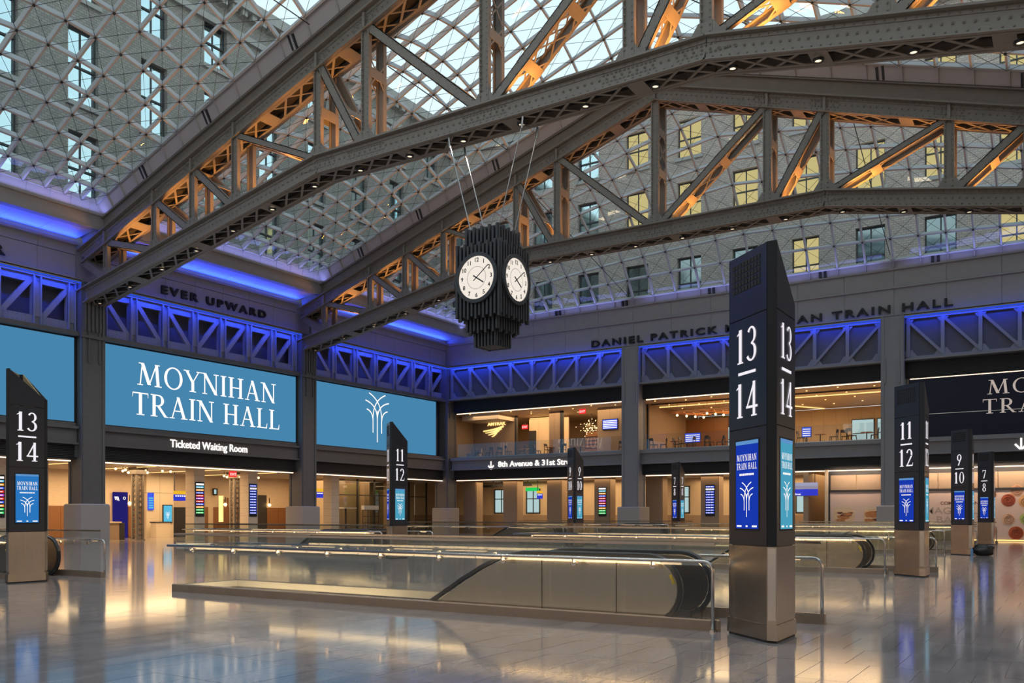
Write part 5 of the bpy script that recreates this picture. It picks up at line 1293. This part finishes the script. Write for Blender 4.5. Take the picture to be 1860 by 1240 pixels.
# ================================================================== UPPER LOUNGE
LW = empty('wall_lounge', kind='structure')
build('lounge_floor', MB().box(-43.2, 8, YB + .6, 70, 5.9, 6.1), M_WOODP, LW)
def panels(x0, x1, y, z0, z1, m, n=None, name='wood_panel'):
    n = n or max(1, int((x1 - x0) / .9)); w_ = (x1 - x0) / n
    for k in range(n): build(name, MB().box(x0 + w_ * k + .006, x1 - w_ * (n - 1 - k) - .006, y, y + .12, z0, z1), m, LW)
panels(-43.2, -26.6, 68, 6.1, 9.72, M_PLASTER, 12); build('end_panel', MB().box(-43.6, -43.2, 57.6, 70.2, 6.1, 9.72), M_PLASTER, LW)
panels(-43.2, -38.9, 61, 6.1, 9.3, M_WOODP); build('bulkhead', MB().box(-42.6, -39.0, 58.6, 61, 9.25, 9.7), M_CEIL, LW)
build('side_panel', MB().box(-43.3, -43.15, 57.6, 62, 6.1, 9.7), M_WOODP, LW); build('black_jamb', MB().box(-38.9, -38.75, 60.9, 61.15, 6.1, 9.7), M_DARK, LW)
panels(-38.8, -35.0, 63, 6.1, 9.7, M_PLASTER); build('dark_door', MB().box(-39.1 + .3, -38.1, 62.93, 63, 6.1, 8.6), M_DARK, LW)
panels(-35.1, -34.1, 60, 6.1, 9.7, M_WOODP, 2); build('black_jamb', MB().box(-34.1, -33.85, 60.0, 60.2, 6.1, 9.7), M_DARK, LW)
panels(-34, -30, 66, 6.1, 9.7, M_PLASTER); panels(-30.8, -26.6, 60, 6.1, 9.7, M_WOODP)
build('shelf_rail', MB().box(-33.9, -31.9, 63.9, 64.1, 6.1, 8.3), M_WOOD, LW)
for k in range(6): build('shelf', MB().box(-33.85, -31.95, 63.8, 63.92, 6.4 + k * .3, 6.44 + k * .3), M_DARK, LW)
panels(-26.5, -9, 70, 6.1, 9.7, M_PLASTER); panels(-26.5, -23.0, 67.2, 6.1, 9.2, M_WOOD); build('dark_partition', MB().box(-26.7, -26.5, 60, 70, 6.1, 9.7), M_WOODP, LW)
panels(-9.6, -9.3, 58, 6.1, 9.7, M_WOODP, 1); build('end_panel', MB().box(-9.4, -9.2, 58, 70, 6.1, 9.7), M_PLASTER, LW)
build('cove_light', MB().box(-26.4, -9.5, 61.6, 61.7, 9.60, 9.66), E_GOLD, LW); build('cove_light', MB().bar((-19.8, 62.5, 9.66), (-16.2, 69.5, 9.66), .12, .05), E_GOLD, LW)
build('cove_light', MB().box(-38.3, -35.2, 62.3, 62.38, 9.5, 9.56), E_GOLD, LW); build('dark_beam', MB().box(-26.4, -9.5, 60.0, 60.1, 9.62, 9.7), M_DARK, LW)
for a, b in ((-24.5, -22.9), (-22.5, -20.8), (-14.2, -12.7), (-12.4, -11.2)):
    o = build('window_%d' % (10 + int(-a)), MB().box(a - .06, b + .06, 69.8, 69.95, 6.55, 8.75), M_WFRAME, kind='structure')
    for q in (6.65, 7.7): build('pane', MB().box(a, b, 69.76, 69.8, q, q + .98), E_PALE, o)
dots = [(-41.5, 58.2), (-39.5, 58.9), (-37.6, 58.3), (-36.4, 59.4), (-34.2, 58.5), (-32.5, 59.2), (-30.5, 58.4), (-28.8, 59), (-37, 60.4), (-33.3, 61.5), (-35.9, 61.8)] + [(-25.4 + 2.1 * i, 58.5 + 2.6 * j + (.6 if i % 2 else 0)) for i in range(8) for j in range(4)]
dm = MB().disc((0, 0, 0), (1, 0, 0), (0, 1, 0), (0, 0, -1), .07, .02, 10).mesh('recessed_light', E_BULB); hm = MB().ring((0, 0, 0), (1, 0, 0), (0, 1, 0), (0, 0, -1), .07, .1, .025, 10).mesh('trim_ring', M_CEIL)
for i, (x, y) in enumerate(dots):
    lab = ORD[i] + ' small recessed ceiling light of the lounge with the lit logo' if i < 11 else '%s recessed light of the %s column over the pendant lamp lounge' % (ORD[(i - 11) % 4], ORD[(i - 11) // 4])
    o = add('recessed_light', dm, None, (x, y, 9.71), label=lab, cat='light', group='lounge ceiling lights'); add('trim_ring', hm, o)
# rail of the lounge
for a, b, lab in ((-42.4, -27.15, 'clear glass railing in front of the lounge with the lit logo'), (-25.6, -9.95, 'clear glass railing in front of the lounge with pendant lamps')):
    root = empty('glass_railing', (a, YB + .05, 6.1), label=lab, cat='railing', group='glass railings of the lounge'); n = 10; w_ = (b - a) / n
    for k in range(n): build('pane', MB().box(w_ * k + .01, w_ * (k + 1) - .01, -.008, .008, 0, 1.08), M_RGLASS, root)
    build('shoe', MB().box(0, b - a, -.04, .04, 0, .06), M_RAIL, root)
# logo, lettering
lg = empty('wall_logo', (-42.1, 60.98, 8.0), label='golden lit railway logo and lettering on the dark lounge wall', cat='sign')
put_text('lettering', 'AMTRAK', .36, (.45, -.0, 1.02), (1, 0, 0), (0, -1, 0), E_GOLD, lg, .02, .012, width=1.85)
mb = MB()
def stripe(c0_, c1_, c2_, w0, w1):
    P = []
    for i in range(9):
        t = i / 8; x = (1 - t) ** 2 * c0_[0] + 2 * t * (1 - t) * c1_[0] + t * t * c2_[0]; z = (1 - t) ** 2 * c0_[1] + 2 * t * (1 - t) * c1_[1] + t * t * c2_[1]; P.append((x, z, w0 + (w1 - w0) * t))
    mb.prism([(x, z + w_ / 2) for x, z, w_ in P] + [(x, z - w_ / 2) for x, z, w_ in reversed(P)], lambda a, b, t: (a, -t, b), 0, .03)
stripe((.0, .58), (1.0, .62), (2.05, .90), .10, .16); stripe((.22, .42), (1.0, .44), (1.85, .74), .06, .20); stripe((.50, .24), (1.0, .28), (1.62, .60), .05, .22); stripe((.85, .08), (1.15, .12), (1.42, .50), .05, .26)
build('emblem', mb, E_GOLD, lg)
ds = build('wall_screen', MB().box(0, 1.32, -.08, 0, 0, .80), M_GRILL, loc=(-30.35, 59.98, 8.0), label='blue schedule screen on the brown lounge wall', cat='screen')
build('panel', MB().box(.04, 1.28, -.085, -.08, .04, .76), E_BLU2, ds)
for k in range(5): build('row', MB().box(.08, 1.24, -.09, -.085, .1 + k * .13, .16 + k * .13), E_WHITE, ds)
for x, w_, lab in ((-27.5 + 2.0, 1.3, 'blue schedule screen behind the cafe chairs of the pendant lamp lounge'), (-21.7 + 2.0 - 1.9, .6, 'small blue screen behind the cafe chairs of the pendant lamp lounge'), (-16.6, .7, 'tall blue screen behind the chairs of the far lounge')):
    o = build('floor_screen', MB().box(0, w_, -.06, 0, 0, .75), M_GRILL, loc=(x, 64.5, 7.1), label=lab, cat='screen'); build('panel', MB().box(.03, w_ - .03, -.065, -.06, .03, .72), E_BLU2, o)
    build('stand', MB().box(w_ / 2 - .05, w_ / 2 + .05, -.04, 0, -1.0, 0), M_DARK, o)
    for k in range(4): build('row', MB().box(.08, w_ - .08, -.07, -.065, .1 + k * .15, .16 + k * .15), E_WHITE, o)
# chandelier of many small lights
ch = empty('chandelier', (-32.9, 63, 8.6), label='golden cluster chandelier of many small lights behind the lounge glass', cat='lamp')
random.seed(3); mb = MB(); tw = MB()
for k in range(70):
    p = Vector((random.gauss(0, .42), random.gauss(0, .3), random.gauss(0, .27))); mb.sphere(p, .028, 6, 4); tw.bar((0, 0, .2), p, .008, .008)
build('light_points', mb, E_BULB, ch, kind='stuff'); build('twigs', tw, M_BRONZE, ch, kind='stuff'); build('stem', MB().box(-.02, .02, -.02, .02, 0, 1.1), M_DARK, ch)
# pendant lamp frame
pf = empty('pendant_lamp_frame', (-22.6, 61, 8.6), label='hanging timber frame carrying warm glowing bulbs over the lounge', cat='lamp')
WOODO = mat('frame_orange_wood', (.45, .17, .045), .5, 0, .2, 6)
bl = [(-24.72, 8.92), (-23.99, 8.7), (-23.32, 8.49), (-22.68, 8.29), (-22.43, 8.9), (-21.79, 8.7), (-21.2, 8.48), (-20.61, 8.29)]
for i, (x, z) in enumerate(bl):
    y = 60.4 + .8 * (i % 4); s = (y / 61); X = x * s; z2 = 9.02; x = X
    build('bulb', MB().sphere((x + 22.6, y - 61, z2 - 8.6 - .22), .085, 10, 7), E_BULB, pf); build('shade_board', MB().box(x + 22.6 - .55, x + 22.6 + .55, y - 61 - .18, y - 61 + .18, z2 - 8.6 - .06, z2 - 8.6), WOODO, pf)
    build('cord', MB().box(x + 22.59, x + 22.61, y - 61.01, y - 60.99, z2 - 8.6, 1.1), M_DARK, pf)
for y in (-.9, .0, .9, 1.8): build('frame_bar', MB().box(-2.4, 2.4, y - .04, y + .04, .42, .48), M_WOOD, pf)
# chairs and tables of the lounge
def chair(m):
    root = empty('cafe_chair', (0, 0, 0), cat='chair', group='dark cafe chairs of the upper lounge'); 
    root['label'] = 'dark slim cafe chair standing behind the lounge railing'
    build('seat', MB().box(-.22, .22, -.22, .22, .43, .47), m, root)
    build('backrest', MB().hexa([(-.22, .17, .72), (.22, .17, .72), (.22, .20, .72), (-.22, .20, .72), (-.20, .23, .92), (.20, .23, .92), (.20, .26, .92), (-.20, .26, .92)]), m, root)
    for s in (-.2, .2): build('back_post', MB().bar((s, .19, .45), (s, .24, .9), .035, .035, (1, 0, 0)), m, root)
    for sx_ in (-1, 1):
        for sy_ in (-1, 1): build('leg', MB().bar((sx_ * .24, sy_ * .24, 0), (sx_ * .19, sy_ * .19, .44), .035, .035, (1, 0, 0)), m, root)
    return root
c0 = chair(M_CHAIR); kids = {}
for x in C.objects:
    if x.parent: kids.setdefault(x.parent.name, []).append(x)
cx = [-40.85, -39.99, -39.18, -37.96, -36.81, -35.6, -34.31, -33.19, -28.28, -25.5, -24.85, -23.95, -23.3, -22.75, -21.66, -21.34, -20.68, -20.19, -15.1, -13.09, -12.48, -11.96, -10.62]
for i, x in enumerate(cx):
    o = c0 if i == 0 else copy_tree(c0, None, kids); k = (0, 9, 18)[(i > 8) + (i > 17)]; o['label'] = '%s dark cafe chair from the left in the %s' % (ORD[i - k], ('logo lounge', 'pendant lamp lounge', 'far lounge beside the navy wall')[(i > 8) + (i > 17)]); o.location = (x, 58.5 + .5 * ((i * 7) % 3) / 2, 6.1); o.rotation_euler = (0, 0, [1.5, -1.6, .4, 2.6, -1.3, 1.7][i % 6])
t0 = empty('cafe_table', (0, 0, 0), cat='table', group='small round lounge tables', label='small round lounge table among the dark cafe chairs')
build('table_top', MB().disc((0, 0, .72), (1, 0, 0), (0, 1, 0), (0, 0, 1), .38, .03, 16), M_WOOD, t0); build('table_leg', MB().tube([(0, 0, .02), (0, 0, .72)], .035, 8), M_DARK, t0); build('table_foot', MB().disc((0, 0, 0), (1, 0, 0), (0, 1, 0), (0, 0, 1), .24, .02, 14), M_DARK, t0)
for x in C.objects:
    if x.parent is t0: kids.setdefault(t0.name, []).append(x)
for i, x in enumerate((-40.4, -37.3, -34.9, -32.2, -24.4, -22.2, -20.9, -14.2, -11.3)):
    o = t0 if i == 0 else copy_tree(t0, None, kids); o['label'] = ORD[i] + ' small round table from the left along the upper lounge railing'; o.location = (x, 59.85, 6.1)
so = empty('lounge_sofa', (-41.6, 58.9, 6.1), label='tan bench seat at the far left end of the lounge', cat='sofa')
build('seat', MB().box(-.5, .5, -.4, .4, .1, .45), M_WOODP, so); build('backrest', MB().box(-.5, .5, .3, .45, .45, .9), M_WOODP, so); build('base', MB().box(-.45, .45, -.35, .35, 0, .1), M_DARK, so)
# ================================================================== BAG AT THE FOOT OF KIOSK 9 / 10
bg_ = empty('duffel_bag', (-2.86, 36.75, 0), label='black bag lying on the floor at the foot of kiosk 9 and 10', cat='bag')
import bmesh as _bm
bm = _bm.new(); _bm.ops.create_icosphere(bm, subdivisions=3, radius=1)
for v in bm.verts:
    a = 1 + .13 * math.sin(5 * v.co.x + 7 * v.co.y) * math.sin(6 * v.co.z + 3 * v.co.x) + .06 * math.sin(17 * v.co.x + 11 * v.co.z); v.co = (max(-.9, min(.9, v.co.x)) * .36 * a, v.co.y * .24 * a, max(0, .2 + max(-.8, min(.75, v.co.z)) * .24 * a))
me = bpy.data.meshes.new('body'); bm.to_mesh(me); bm.free(); me.materials.append(M_BAG)
for p in me.polygons: p.use_smooth = True
add('body', me, bg_)
build('strap', MB().tube([(-.25, -.2, .3), (-.15, -.28, .42), (.1, -.28, .42), (.22, -.2, .28)], .018, 6), M_BAG, bg_)
bo = build('water_bottle', MB().tube([(0, 0, 0), (0, 0, .2), (0, 0, .26), (0, 0, .30)], [.045, .045, .02, .02], 10), M_BOTTLE, loc=(-3.2, 36.35, 0), label='blue water bottle standing beside the black bag', cat='bottle')
build('cap', MB().tube([(0, 0, .30), (0, 0, .33)], .022, 8), M_SOFFIT, bo)
